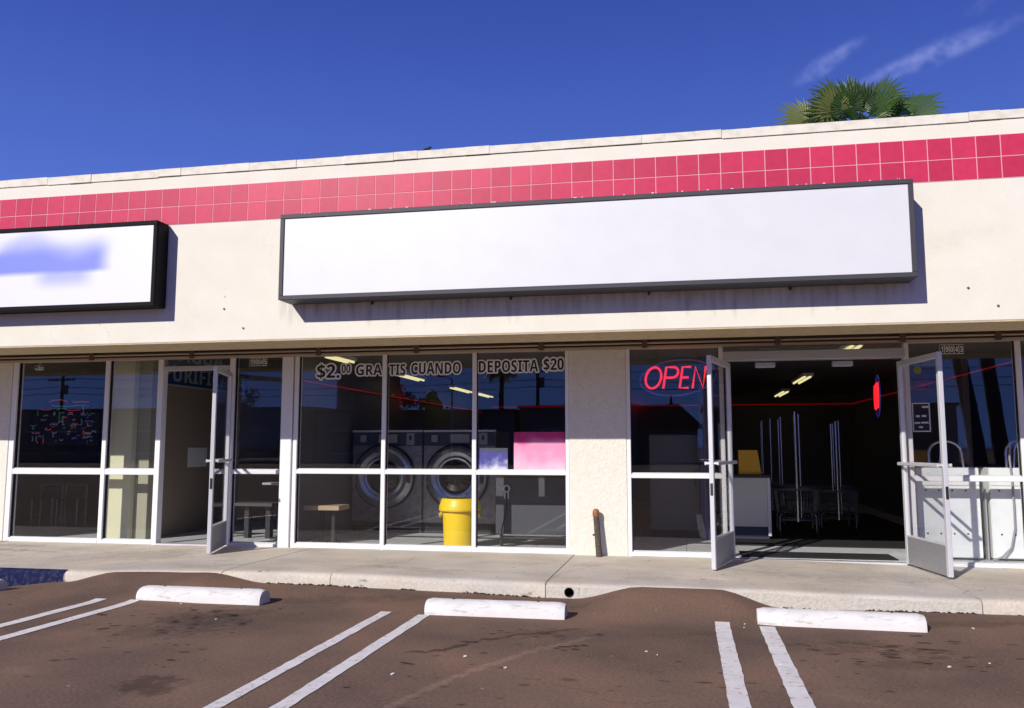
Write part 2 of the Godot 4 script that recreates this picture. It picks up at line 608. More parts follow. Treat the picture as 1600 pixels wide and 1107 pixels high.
func stamp(f: PackedFloat32Array, w: int, h: int, cx: float, cy: float, rx: float, ry: float, rot: float, amt: float, n: FastNoiseLite, soft := 0.6) -> void:
	var r := maxf(rx, ry) * 1.4
	var c := cos(rot)
	var s := sin(rot)
	for y in range(maxi(0, int(cy - r)), mini(h, int(cy + r) + 1)):
		for x in range(maxi(0, int(cx - r)), mini(w, int(cx + r) + 1)):
			var dx := x - cx
			var dy := y - cy
			var u := (dx * c + dy * s) / rx
			var v := (-dx * s + dy * c) / ry
			var d := u * u + v * v + n.get_noise_2d(x, y) * 1.1 + n.get_noise_2d(x * 3.1 + 400.0, y * 3.1) * 0.6
			var k := 1.0 - smoothstep(1.0 - soft, 1.0, d)
			if k > 0.0:
				f[y * w + x] *= 1.0 + (amt - 1.0) * k

func line_stamp(f: PackedFloat32Array, w: int, h: int, pts: Array, half: float, amt: float, n: FastNoiseLite) -> void:
	for i in pts.size() - 1:
		var a: Vector2 = pts[i]
		var b: Vector2 = pts[i + 1]
		var steps := int(a.distance_to(b)) * 2 + 1
		for k in steps:
			var p := a.lerp(b, float(k) / steps)
			var wob := n.get_noise_2d(p.x * 2.0, p.y * 2.0) * half * 3.0
			var hw := half * (1.0 + n.get_noise_2d(p.x * 5.0 + 99.0, p.y * 5.0) * 1.2)
			for dy in range(-3, 4):
				for dx in range(-3, 4):
					var x := int(p.x + dx)
					var y := int(p.y + dy + wob)
					if x < 0 or y < 0 or x >= w or y >= h or dx * dx + dy * dy > hw * hw:
						continue
					f[y * w + x] = lerpf(f[y * w + x], amt, 0.35)

# parking asphalt, x -9..5 and z 2.1..9.1: brown aged surface with tyre dirt, oil spots and old seams
func asphalt_map() -> ImageTexture:
	var w := 1536
	var h := 768
	var px := w / 14.0
	var f := PackedFloat32Array()
	f.resize(w * h)
	f.fill(1.0)
	var n := FastNoiseLite.new()
	n.seed = 5
	n.frequency = 0.035
	n.fractal_octaves = 4
	var at := func(x: float, z: float) -> Vector2: return Vector2((x + 9.0) * px, (z - 2.1) * px)
	# oil and tyre spots under the parked noses
	var r := RandomNumberGenerator.new()
	r.seed = 12
	for s in [[-3.75, 3.6, 0.55, 0.3, 0.72], [-3.6, 3.3, 0.35, 0.2, 0.75], [-3.85, 4.05, 0.5, 0.3, 0.8], [-3.0, 5.35, 0.25, 0.22, 0.55], [1.25, 3.6, 0.5, 0.28, 0.78], [1.5, 3.95, 0.45, 0.2, 0.8], [-0.9, 3.55, 0.45, 0.2, 0.82], [-6.2, 3.9, 0.6, 0.5, 0.85], [-1.6, 2.75, 0.9, 0.12, 0.8], [2.0, 2.62, 1.0, 0.16, 0.75], [-3.1, 2.62, 0.9, 0.18, 0.8]]:
		var p: Vector2 = at.call(s[0], s[1])
		stamp(f, w, h, p.x, p.y, s[2] * px, s[3] * px, r.randf_range(-0.4, 0.4), s[4], n, 0.9)
	for c in [[-3.8, 3.6, 0.7, 0.5, 95], [-1.0, 3.75, 0.45, 0.5, 50], [1.3, 3.7, 0.55, 0.45, 70], [-3.6, 4.6, 0.9, 0.6, 34], [0.1, 4.6, 0.9, 0.5, 24], [-5.9, 3.5, 0.6, 0.5, 24], [2.6, 3.6, 0.6, 0.5, 24], [-1.4, 5.0, 0.8, 0.5, 22]]:
		for k in int(c[4]):
			var p: Vector2 = at.call(c[0] + r.randfn(0.0, c[2] * 0.55), c[1] + r.randfn(0.0, c[3] * 0.55))
			var q := r.randf_range(0.9, 3.8)
			stamp(f, w, h, p.x, p.y, q * r.randf_range(1.0, 1.9), q * 0.75, r.randf_range(-0.5, 0.5), r.randf_range(0.25, 0.65), n, 0.7)
	# dark run of an old leak and pale worn seam
	var dark := [Vector2(-1.81, 4.33), Vector2(-1.6, 4.24), Vector2(-1.46, 3.93), Vector2(-1.2, 3.66), Vector2(-0.79, 3.36)]
	var pale := [Vector2(-1.6, 5.7), Vector2(-1.53, 5.45), Vector2(-1.37, 4.9), Vector2(-1.17, 4.45), Vector2(-1.0, 4.1), Vector2(-0.7, 3.7)]
	line_stamp(f, w, h, dark.map(func(v): return at.call(v.x, v.y)), 2.4, 0.45, n)
	line_stamp(f, w, h, pale.map(func(v): return at.call(v.x, v.y)), 3.0, 1.35, n)
	for k in 9:
		var x := r.randf_range(-8.5, 4.5)
		var z := r.randf_range(2.8, 6.0)
		var pts := []
		for i in 9:
			pts.append(at.call(x, z))
			x += r.randf_range(-0.05, 0.28)
			z += r.randf_range(-0.12, 0.12)
		line_stamp(f, w, h, pts, 0.9, r.randf_range(0.7, 0.85), n)
	for k in 40:
		var p: Vector2 = at.call(r.randf_range(-8.5, 4.5), r.randf_range(2.5, 6.5))
		stamp(f, w, h, p.x, p.y, r.randf_range(6, 36), r.randf_range(4, 14), r.randf_range(-0.6, 0.6), r.randf_range(0.82, 1.22), n, 0.95)
	for k in 70:
		var p: Vector2 = at.call(r.randf_range(-8.5, 4.5), r.randf_range(2.5, 6.5))
		stamp(f, w, h, p.x, p.y, r.randf_range(0.8, 1.8), r.randf_range(0.7, 1.5), 0.0, r.randf_range(1.6, 2.6), n, 0.5)
	var n1 := FastNoiseLite.new()
	n1.seed = 8
	n1.frequency = 0.006
	n1.fractal_octaves = 5
	var a1 := n1.get_image(w, h).get_data()
	n1.seed = 9
	n1.frequency = 0.35
	n1.fractal_octaves = 2
	var a2 := n1.get_image(w, h).get_data()
	var out := PackedByteArray()
	out.resize(w * h * 3)
	for i in w * h:
		var g := f[i] * (0.66 + 0.68 * a1[i] / 255.0) * (0.66 + 0.68 * a2[i] / 255.0)
		var t := a1[i] / 255.0
		var red := 0.190 * g
		var grn := (0.115 + 0.014 * (1.0 - t)) * g
		var blu := (0.076 + 0.022 * (1.0 - t)) * g
		out[i * 3] = int(clampf(pow(red, 0.4545), 0.0, 1.0) * 255.0)
		out[i * 3 + 1] = int(clampf(pow(grn, 0.4545), 0.0, 1.0) * 255.0)
		out[i * 3 + 2] = int(clampf(pow(blu, 0.4545), 0.0, 1.0) * 255.0)
	return ImageTexture.create_from_image(Image.create_from_data(w, h, false, Image.FORMAT_RGB8, out))

# sidewalk concrete, x -9..5 and a strip 2.8 m deep that runs on down the kerb face
func concrete_map() -> ImageTexture:
	var w := 1400
	var h := 280
	var px := 100.0
	var f := PackedFloat32Array()
	f.resize(w * h)
	f.fill(1.0)
	var n := FastNoiseLite.new()
	n.seed = 15
	n.frequency = 0.05
	n.fractal_octaves = 4
	var r := RandomNumberGenerator.new()
	r.seed = 21
	for k in 60:
		stamp(f, w, h, r.randf_range(0, w), r.randf_range(0, 205), r.randf_range(10, 60), r.randf_range(5, 18), r.randf_range(-0.5, 0.5), r.randf_range(0.84, 1.1), n, 0.95)
	for k in 170:
		stamp(f, w, h, r.randf_range(0, w), r.randf_range(0, 220), r.randf_range(1.0, 2.6), r.randf_range(0.8, 1.8), 0.0, r.randf_range(0.35, 0.8), n, 0.6)
	# stained footpaths at the two entrances
	for s in [[-6.0, 0.9, 0.7, 0.5, 0.84], [1.3, 0.9, 1.0, 0.6, 0.88], [-8.2, 0.75, 0.9, 0.12, 0.72], [-8.4, 0.35, 0.8, 0.14, 0.8], [2.9, 1.2, 0.7, 0.4, 0.9], [-3.0, 1.5, 1.6, 0.05, 0.85]]:
		stamp(f, w, h, (s[0] + 9.0) * px, s[1] * px, s[2] * px, s[3] * px, 0.05, s[4], n, 0.9)
	# joint along the back of the kerb, cracks, hollows in the kerb face
	line_stamp(f, w, h, [Vector2(0, 160), Vector2(460, 158), Vector2(800, 160), Vector2(1100, 166), Vector2(1400, 165)], 0.8, 0.8, n)
	for c in [[[-3.31, 2.1], [-3.25, 1.6], [-2.9, 1.0], [-2.95, 0.6]], [[-1.25, 2.1], [-1.2, 1.5], [-0.9, 0.8]], [[2.36, 2.1], [2.3, 1.8], [2.42, 1.6]], [[-4.44, 2.1], [-4.3, 1.5]], [[-5.4, 0.7], [-4.7, 0.4], [-4.4, 0.32]]]:
		var pts := []
		for q in c:
			pts.append(Vector2((q[0] + 9.0) * px, q[1] * px))
		line_stamp(f, w, h, pts, 0.75, 0.5, n)
	for k in 120:
		stamp(f, w, h, r.randf_range(0, w), r.randf_range(213, 232), r.randf_range(1.0, 7.0), r.randf_range(0.7, 1.6), 0.0, r.randf_range(0.45, 0.85), n, 0.6)
	var n1 := FastNoiseLite.new()
	n1.seed = 18
	n1.frequency = 0.012
	n1.fractal_octaves = 5
	var a1 := n1.get_image(w, h).get_data()
	n1.seed = 19
	n1.frequency = 0.3
	n1.fractal_octaves = 2
	var a2 := n1.get_image(w, h).get_data()
	n1.seed = 20
	n1.frequency = 0.008
	var a3 := n1.get_image(w, h).get_data()
	var out := PackedByteArray()
	out.resize(w * h * 3)
	for i in w * h:
		var g := f[i] * (0.84 + 0.30 * a1[i] / 255.0) * (0.86 + 0.28 * a2[i] / 255.0)
		var t := a3[i] / 255.0
		out[i * 3] = int(clampf(pow((0.585 + 0.035 * t) * g, 0.4545), 0.0, 1.0) * 255.0)
		out[i * 3 + 1] = int(clampf(pow((0.55 - 0.01 * t) * g, 0.4545), 0.0, 1.0) * 255.0)
		out[i * 3 + 2] = int(clampf(pow((0.495 - 0.06 * t) * g, 0.4545), 0.0, 1.0) * 255.0)
	return ImageTexture.create_from_image(Image.create_from_data(w, h, false, Image.FORMAT_RGB8, out))

# ---------------------------------------------------------------- ground
const KERB_FOOT := [[-14.0, -0.22], [-7.0, -0.215], [-6.1, -0.135], [-4.2, -0.085], [-3.5, -0.085], [-2.84, -0.098], [-2.19, -0.108], [-1.2, -0.13], [0.92, -0.15], [2.17, -0.14], [9.0, -0.145]]
const KERB_TOP := [[-14.0, -0.03], [-6.2, -0.03], [-5.0, 0.0], [-3.9, 0.028], [-2.85, 0.022], [-2.17, 0.008], [-1.2, 0.0], [0.6, 0.0], [1.2, -0.014], [2.15, -0.023], [9.0, -0.035]]

func walk_y(x: float, z: float) -> float:
	var s0 := lerp_table([[0.6, -0.002], [3.2, -0.03]], x)
	return lerpf(s0, lerp_table(KERB_TOP, x), clampf(z / KZ, 0.0, 1.0))

func ground_y(x: float, z: float) -> float:
	if z < KZ - 0.02:
		return -0.2
	var y := lerpf(lerp_table(KERB_FOOT, x), -0.13, smoothstep(0.0, 0.8, z - KZ))
	for m in [[-6.15, -5.6, -4.6, -3.95], [-1.0, -0.4, 0.25, 0.8]]:
		var k := smoothstep(m[0], m[1], x) * (1.0 - smoothstep(m[2], m[3], x))
		k *= 1.0 - smoothstep(0.02, 1.05, z - KZ)
		y = lerpf(y, lerp_table(KERB_TOP, x) - 0.012, k)
	return y

func build_ground() -> void:
	var xs := [-400.0, -120.0, -45.0, -22.0, -14.0, -11.0]
	var x := -9.0
	while x < 5.01:
		xs.append(x)
		x += 0.1
	xs.append_array([7.0, 9.0, 14.0, 25.0, 60.0, 150.0, 400.0])
	var zs := [-400.0, -120.0, -40.0, -12.0, 0.0, KZ - 0.03, KZ - 0.015]
	var z := KZ
	while z < 6.0:
		zs.append(z)
		z += 0.07 if z < 3.4 else 0.25
	zs.append_array([7.0, 9.1, 12.0, 16.0, 24.0, 40.0, 80.0, 150.0, 400.0])
	var rows := []
	for zz in zs:
		var row := []
		for xx in xs:
			row.append(Vector3(xx, ground_y(xx, zz), zz))
		rows.append(row)
	var g := part("ground", sheet(rows, func(p): return Vector2((p.x + 9.0) / 14.0, (p.z - 2.1) / 7.0)), M.asphalt, self)
	tag(g, "brown aged asphalt of the parking lot with oil spots", "", "", "structure")

func build_sidewalk() -> void:
	var walk := Node3D.new()
	walk.name = "sidewalk"
	add_child(walk)
	tag(walk, "pale concrete sidewalk and kerb along the shop fronts", "", "", "structure")
	var cuts := [-14.0, -11.0, -8.7, -6.17, -4.44, -3.31, -1.25, 2.36, 5.5, 9.0]
	var uvf := func(p): return Vector2((p.x + 9.0) / 14.0, ((p.z if p.z < KZ - 0.012 else KZ - 0.012 + (lerp_table(KERB_TOP, p.x) - p.y)) / 2.8))
	for i in cuts.size() - 1:
		var a: float = cuts[i] + 0.003
		var b: float = cuts[i + 1] - 0.003
		var cols := maxi(2, int((b - a) / 0.12))
		var hole := i == 6
		var rows := []
		var lift := [0.0, 0.004, -0.003, 0.002, 0.0, 0.003, -0.002, 0.0, 0.002][i] as float
		var prof := []
		for z in [-0.06, 0.0, 0.4, 0.8, 1.2, 1.6, 1.9, 2.02]:
			prof.append([z, 0.0])
		prof.append_array([[2.055, -0.004], [2.08, -0.014], [2.094, -0.03]])
		for q in prof:
			var row := []
			for k in cols + 1:
				var x := lerpf(a, b, float(k) / cols)
				row.append(Vector3(x, walk_y(x, q[0]) + q[1] + lift, q[0]))
			rows.append(row)
		if not hole:
			for q in [[2.1, -0.05], [2.103, -0.13], [2.105, -0.3]]:
				var row := []
				for k in cols + 1:
					var x := lerpf(a, b, float(k) / cols)
					row.append(Vector3(x + 0.0, walk_y(x, KZ) + q[1] + lift, q[0]))
				rows.append(row)
		part("slab", sheet(rows, uvf), M.concrete, walk)
		# end faces, so that the joints have depth
		var st := begin()
		for e in [a, b]:
			var s := -1.0 if e == a else 1.0
			for k in prof.size() - 1:
				var y0: float = walk_y(e, prof[k][0]) + prof[k][1] + lift
				var y1: float = walk_y(e, prof[k + 1][0]) + prof[k + 1][1] + lift
				quad(st, Vector3(e, y0, prof[k][0]), Vector3(e, y1, prof[k + 1][0]), Vector3(e, -0.3, prof[k + 1][0]), Vector3(e, -0.3, prof[k][0]), Vector3(s, 0, 0))
		if hole:
			kerb_face_with_hole(st, a, b, lift)
			tag(part("kerb_face", st.commit(), M.concrete_plain, walk), "kerb face with a round drain hole", "")
		else:
			part("slab_edge", st.commit(), M.concrete_plain, walk)

# the kerb front between two joints, with the round mouth of a drain pipe let into it
func kerb_face_with_hole(st: SurfaceTool, a: float, b: float, lift: float) -> void:
	var c := Vector2(-1.035, -0.078)
	var r := 0.042
	var n := Vector3(0, 0, 1)
	var x0 := c.x - 0.09
	var x1 := c.x + 0.09
	for span in [[a, x0], [x1, b]]:
		var cols := maxi(1, int((span[1] - span[0]) / 0.12))
		for k in cols:
			var xa := lerpf(span[0], span[1], float(k) / cols)
			var xb := lerpf(span[0], span[1], float(k + 1) / cols)
			quad(st, Vector3(xa, walk_y(xa, 2.094) - 0.03 + lift, 2.094), Vector3(xb, walk_y(xb, 2.094) - 0.03 + lift, 2.094), Vector3(xb, -0.3, 2.105), Vector3(xa, -0.3, 2.105), n)
	for s in [-1.0, 1.0]:
		var poly := PackedVector2Array()
		var xe := x0 if s < 0 else x1
		poly.append(Vector2(c.x, walk_y(c.x, 2.094) - 0.03 + lift))
		for k in 13:
			var t := PI * 0.5 - PI * k / 12.0
			poly.append(c + Vector2(s * cos(t) * r, sin(t) * r))
		poly.append(Vector2(c.x, -0.3))
		poly.append(Vector2(xe, -0.3))
		poly.append(Vector2(xe, walk_y(xe, 2.094) - 0.03 + lift))
		var ix := Geometry2D.triangulate_polygon(poly)
		for i in range(0, ix.size(), 3):
			var v := []
			for j in 3:
				var p := poly[ix[i + j]]
				v.append(Vector3(p.x, p.y, 2.0995))
			tri(st, v[0], v[1], v[2], n, n, n)
	var dst := begin()
	var f := 24
	for k in f:
		var t0 := TAU * k / f
		var t1 := TAU * (k + 1) / f
		var d0 := Vector3(cos(t0), sin(t0), 0)
		var d1 := Vector3(cos(t1), sin(t1), 0)
		var o := Vector3(c.x, c.y, 0)
		var zf := Vector3(0, 0, 2.103)
		var zb := Vector3(0, 0, 1.5)
		quads(dst, o + d0 * r * 0.93 + zf, o + d1 * r * 0.93 + zf, o + d1 * r * 0.93 + zb, o + d0 * r * 0.93 + zb, -d0, -d1, -d1, -d0)
		quad(dst, o + d0 * r * 0.93 + zf, o + d1 * r * 0.93 + zf, o + d1 * r * 1.04 + zf, o + d0 * r * 1.04 + zf, n)
		tri(dst, o + zb, o + d0 * r + zb, o + d1 * r + zb, n, n, n)
	tag(part("drain_pipe", dst.commit(), M.black_rubber, self), "black round mouth of a drain pipe in the kerb", "drain pipe")

# ---------------------------------------------------------------- the building
func bar(called: String, parent: Node, x0: float, x1: float, y0: float, y1: float, z0 := -0.1, z1 := 0.0, m: Material = null, ch := 0.004) -> MeshInstance3D:
	return part(called, box(Vector3(x0, y0, z0), Vector3(x1, y1, z1), ch), m if m else M.white_aluminium, parent)

func pane(parent: Node, x0: float, x1: float, y0: float, y1: float, z := -0.05) -> void:
	part("pane", box(Vector3(x0, y0, z - 0.003), Vector3(x1, y1, z + 0.003), 0.0), M.glass, parent)

# one glazed bay between two uprights: sill, waist rail, head and two panes
func bay(x0: float, x1: float, rail: Array, sill: Array, head := 2.34) -> Node3D:
	var w := node("window", shop)
	bar("sill", w, x0, x1, sill[0], sill[1], -0.1, 0.004)
	bar("waist_rail", w, x0, x1, rail[0], rail[1], -0.095, -0.003)
	pane(w, x0 - 0.01, x1 + 0.01, sill[1] - 0.01, rail[0] + 0.01)
	pane(w, x0 - 0.01, x1 + 0.01, rail[1] - 0.01, head + 0.01)
	for x in [x0, x1 - 0.007]:
		bar("gasket", w, x, x + 0.007, sill[1], head, -0.072, -0.028, M.black_rubber, 0.0)
	for y in [sill[1], rail[1]]:
		bar("glazing_bead", w, x0, x1, y, y + 0.012, -0.075, -0.03, M.pale_aluminium, 0.002)
	return w

func door_leaf(at: Vector3, turn: float, width: float, mirror: bool, height := 2.15) -> Node3D:
	var d := node("door", shop, at)
	d.rotation.y = turn
	var s := -1.0 if mirror else 1.0
	var seg := func(x0: float, x1: float) -> Array: return [minf(s * x0, s * x1), maxf(s * x0, s * x1)]
	var t := 0.022
	for q in [[0.0, 0.052], [width - 0.052, width]]:
		var e: Array = seg.call(q[0], q[1])
		part("stile", box(Vector3(e[0], 0.015, -t), Vector3(e[1], height, t), 0.004), M.pale_aluminium, d)
	var e: Array = seg.call(0.052, width - 0.052)
	part("top_rail", box(Vector3(e[0], height - 0.06, -t), Vector3(e[1], height, t), 0.004), M.pale_aluminium, d)
	part("kick_plate", box(Vector3(e[0], 0.02, -t + 0.004), Vector3(e[1], 0.30, t - 0.004), 0.003), M.brushed_plate, d)
	part("bottom_rail", box(Vector3(e[0], 0.30, -t), Vector3(e[1], 0.318, t), 0.003), M.pale_aluminium, d)
	part("pane", box(Vector3(e[0] - 0.005, 0.315, -0.003), Vector3(e[1] + 0.005, height - 0.055, 0.003), 0.0), M.glass, d)
	for zz in [0.062, -0.062]:
		var st := begin()
		var ends: Array = seg.call(0.02, width - 0.02)
		bx(st, Vector3(ends[0], 1.04, zz - 0.010), Vector3(ends[1], 1.075, zz + 0.010), 0.006)
		for k in [0.03, width - 0.03]:
			cyl(st, Vector3(s * k, 1.057, 0), Vector3(s * k, 1.057, zz), 0.012, 0.012, 8)
		part("push_bar", st.commit(), M.pale_aluminium, d)
	var lk := begin()
	bx(lk, Vector3(s * (width + 0.002) - 0.004, 0.74, -0.013), Vector3(s * (width + 0.002) + 0.004, 0.86, 0.013), 0.002)
	part("lock_plate", lk.commit(), M.black_metal, d)
	return d

func build_shop() -> void:
	shop = thing("shop_building", "cream stucco strip shop building with a red tile band", "building")
	# fascia, coping, tiles, soffit
	part("fascia", box(Vector3(-14, 2.334, 1.0), Vector3(9, 4.178, FZ), 0.006), M.fascia_stucco, shop)
	var cuts := [-14.0, -10.2, -7.02, -5.62, -2.9, 0.42, 2.62, 5.2, 9.0]
	for i in cuts.size() - 1:
		var st := begin()
		var a: float = cuts[i] + 0.002
		var b: float = cuts[i + 1] - 0.002
		var n := maxi(2, int((b - a) / 0.25))
		var drop := [0.0, 0.006, 0.012, 0.004, 0.0, 0.009, 0.003, 0.0][i] as float
		for k in n:
			var xa := lerpf(a, b, float(k) / n)
			var xb := lerpf(a, b, float(k + 1) / n)
			var za := FZ + 0.016 + rng.randf_range(-0.004, 0.005)
			bx(st, Vector3(xa, 4.183 - drop, 1.35), Vector3(xb, 4.264 - drop * 0.6 + rng.randf_range(-0.0025, 0.0025), za), 0.0)
		part("coping", st.commit(), M.coping_paint, shop)
	part("parapet_core", box(Vector3(-14, 4.17, 1.36), Vector3(9, 4.20, FZ - 0.02), 0.0), M.dark_trim, shop)
	part("tile_bed", box(Vector3(-14, 3.628, FZ - 0.01), Vector3(9, 4.036, FZ + 0.004), 0.0), M.grout, shop)
	var tile := box(Vector3(-0.0984, -0.097, 0), Vector3(0.0984, 0.097, 0.0055), 0.002)
	var pitch := 0.2058
	for row in 2:
		for k in range(-31, 81):
			var t := part("tile", tile, M["tile_%d" % rng.randi_range(0, 3)], shop, Vector3(-7.419 + pitch * (k + 0.5), 3.934 - 0.203 * row, FZ + 0.002))
			t.rotation = Vector3(rng.randf_range(-0.005, 0.005), rng.randf_range(-0.005, 0.005), 0)
	part("soffit_beam", box(Vector3(-14, 2.322, 1.0), Vector3(9, 2.3335, FZ - 0.004), 0.0), M.soffit_paint, shop)
	part("soffit", box(Vector3(-14, 2.52, -0.1), Vector3(9, 2.6, 1.0), 0.0), M.soffit_paint, shop)
	part("front_wall", box(Vector3(-14, 2.376, -0.2), Vector3(9, 3.5, -0.02), 0.0), M.dark_trim, shop)
	part("roof_slab", box(Vector3(-14, 3.3, -11.0), Vector3(9, 3.5, 1.0), 0.0), M.room_ceiling, shop)
	# head rail, conduit and clips under the soffit
	bar("head_rail", shop, -14, 9, 2.34, 2.374, -0.1, 0.012, M.rail_tan)
	for y in [2.405, 2.452]:
		var st := begin()
		cyl(st, Vector3(-14, y, 0.014), Vector3(9, y, 0.014), 0.011, 0.011, 8)
		part("conduit", st.commit(), M.rail_tan if y < 2.42 else M.dark_trim, shop)
	for x in [-7.6, -6.15, -4.42, -3.15, -1.62, -0.42, 1.05, 2.35, 3.3]:
		part("conduit_clip", box(Vector3(x - 0.03, 2.345, -0.018), Vector3(x + 0.03, 2.47, 0.034), 0.004), M.dark_trim, shop)
	# solid walls and piers
	for q in [[-14.0, -8.795], [-1.30, -0.642], [4.66, 9.0]]:
		part("pier", box(Vector3(q[0], -0.2, -0.16), Vector3(q[1], 2.339, 0.006), 0.004), M.pier_stucco, shop)
	# uprights
	var base := -0.03
	for q in [[-8.79, -8.715], [-7.398, -7.338], [-6.632, -6.558], [-5.622, -5.552], [-4.736, -4.684], [-3.589, -3.537], [-2.459, -2.409], [-1.345, -1.302], [-0.64, -0.595], [0.404, 0.453], [2.357, 2.408], [3.463, 3.518], [4.6, 4.655]]:
		bar("mullion", shop, q[0], q[1], base, 2.34, -0.11, 0.0)
	bar("party_post", shop, -4.90, -4.752, base, 2.34, -0.14, 0.015, M.white_aluminium, 0.006)
	bay(-8.715, -7.398, [0.865, 0.935], [-0.005, 0.043])
	bay(-7.338, -6.632, [0.865, 0.935], [-0.005, 0.043])
	bay(-5.552, -4.90, [0.884, 0.934], [-0.008, 0.038])
	bay(-4.684, -3.589, [0.892, 0.945], [0.0, 0.052])
	bay(-3.537, -2.459, [0.892, 0.945], [0.0, 0.052])
	bay(-2.409, -1.345, [0.892, 0.945], [0.0, 0.052])
	bay(-0.595, 0.404, [0.866, 0.916], [-0.002, 0.046])
	bay(2.408, 3.463, [0.854, 0.908], [-0.045, 0.002])
	bay(3.518, 4.6, [0.854, 0.908], [-0.045, 0.002])
	# transoms over the doors
	for q in [[-6.558, -5.622, 2.193, 2.25, 0.01], [0.453, 2.357, 2.18, 2.28, 0.06]]:
		var w := node("transom_window", shop)
		bar("door_head", w, q[0], q[1], q[2], q[3], -0.11, q[4], M.grey_aluminium)
		pane(w, q[0] - 0.01, q[1] + 0.01, q[3] - 0.01, 2.35)
	for q in [[-6.558, -5.622], [0.453, 2.357]]:
		bar("threshold", shop, q[0], q[1], -0.03, -0.004 if q[0] > 0 else 0.012, -0.12, 0.03, M.pale_aluminium, 0.006)
	for x in [0.92, 1.75]:
		var st := begin()
		bx(st, Vector3(x - 0.11, 2.11, -0.19), Vector3(x + 0.11, 2.172, -0.12), 0.008)
		bx(st, Vector3(x - 0.01, 2.14, -0.5), Vector3(x + 0.01, 2.155, -0.15), 0.002)
		part("door_closer", st.commit(), M.grey_aluminium, shop)
	# the open leaves: hinge, direction given by where the free edge stands
	var leaf := func(hx: float, hz: float, fx: float, fz: float, mirror: bool, y: float) -> void:
		var v := Vector2(fx - hx, fz - hz)
		var ang := atan2(-v.y, v.x) if not mirror else atan2(v.y, -v.x)
		var d := door_leaf(Vector3(hx, y, hz), ang, v.length(), mirror)
		if hx < -4.0:
			tag(d, "open glazed door leaf of the water shop", "")
		elif hx < 1.0:
			tag(d, "open glazed leaf beside the neon window", "")
		else:
			tag(d, "open glazed leaf beside the white panels", "")
	leaf.call(-5.585, 0.035, -5.315, 0.86, true, 0.0)
	leaf.call(0.505, 0.09, 0.262, 1.03, false, -0.006)
	leaf.call(2.285, 0.06, 2.435, 1.03, true, -0.018)

func build_interior() -> void:
	# laundromat room
	part("floor", box(Vector3(-4.83, -0.3, -10.6), Vector3(4.7, -0.004, -0.06), 0.0), M.floor_joint, shop)
	var x := -4.83
	var tiles := 0
	while x < 4.6:
		var z := -0.11
		while z > -4.5:
			part("floor_tile", floor_tile(), M.shop_floor, shop, Vector3(x + 0.3, 0.0, z - 0.3))
			z -= 0.605
			tiles += 1
		x += 0.605
	part("floor_back", box(Vector3(-4.83, -0.01, -10.6), Vector3(4.7, 0.0, -4.6), 0.0), M.shop_floor, shop)
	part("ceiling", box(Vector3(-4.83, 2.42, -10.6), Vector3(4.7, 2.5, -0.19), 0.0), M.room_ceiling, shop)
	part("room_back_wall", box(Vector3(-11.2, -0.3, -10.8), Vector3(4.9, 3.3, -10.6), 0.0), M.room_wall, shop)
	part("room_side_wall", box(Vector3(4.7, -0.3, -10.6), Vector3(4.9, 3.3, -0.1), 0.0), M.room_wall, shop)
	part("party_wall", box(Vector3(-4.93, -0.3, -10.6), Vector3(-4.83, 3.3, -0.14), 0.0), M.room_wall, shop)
	# water shop room
	part("floor", box(Vector3(-11.0, -0.3, -10.6), Vector3(-4.93, 0.0, -0.06), 0.0), M.shop_floor, shop)
	part("ceiling", box(Vector3(-11.0, 2.72, -10.6), Vector3(-4.93, 2.8, -0.19), 0.0), M.room_ceiling, shop)
	part("room_side_wall", box(Vector3(-11.2, -0.3, -10.6), Vector3(-11.0, 3.3, -0.1), 0.0), M.wood_panel, shop)
	part("partition_wall", box(Vector3(-7.1, 0.0, -7.5), Vector3(-7.0, 2.72, -0.62), 0.0), M.wood_panel, shop)
	part("partition_end_post", box(Vector3(-7.50, 0.0, -0.62), Vector3(-7.19, 2.72, -0.32), 0.006), M.cream_wall, shop)
	part("partition_post_side", box(Vector3(-7.19, 0.0, -0.618), Vector3(-6.99, 2.72, -0.42), 0.004), M.cream_shaded, shop)  # side face of the post, shaded by its darker cream

var _ft: ArrayMesh
func floor_tile() -> ArrayMesh:
	if _ft == null:
		_ft = box(Vector3(-0.3, -0.012, -0.3), Vector3(0.3, 0.0, 0.3), 0.002)
	return _ft

# ---------------------------------------------------------------- wall signs
func sign_box(t: Node3D, w: float, h: float, d: float, rim: float, body: Material, edge: Material, face: Material) -> void:
	part("cabinet", box(Vector3(0, 0, 0), Vector3(w, h, d - 0.012), 0.004), body, t)
	var f := node("frame", t)
	part("frame_bar", box(Vector3(0, 0, d - 0.012), Vector3(w, rim, d + 0.01), 0.004), edge, f)
	part("frame_bar", box(Vector3(0, h - rim, d - 0.012), Vector3(w, h, d + 0.01), 0.004), edge, f)
	part("frame_bar", box(Vector3(0, rim, d - 0.012), Vector3(rim, h - rim, d + 0.01), 0.004), edge, f)
	part("frame_bar", box(Vector3(w - rim, rim, d - 0.012), Vector3(w, h - rim, d + 0.01), 0.004), edge, f)
	part("face", box(Vector3(rim, rim, d - 0.011), Vector3(w - rim, h - rim, d - 0.003), 0.0), face, t)

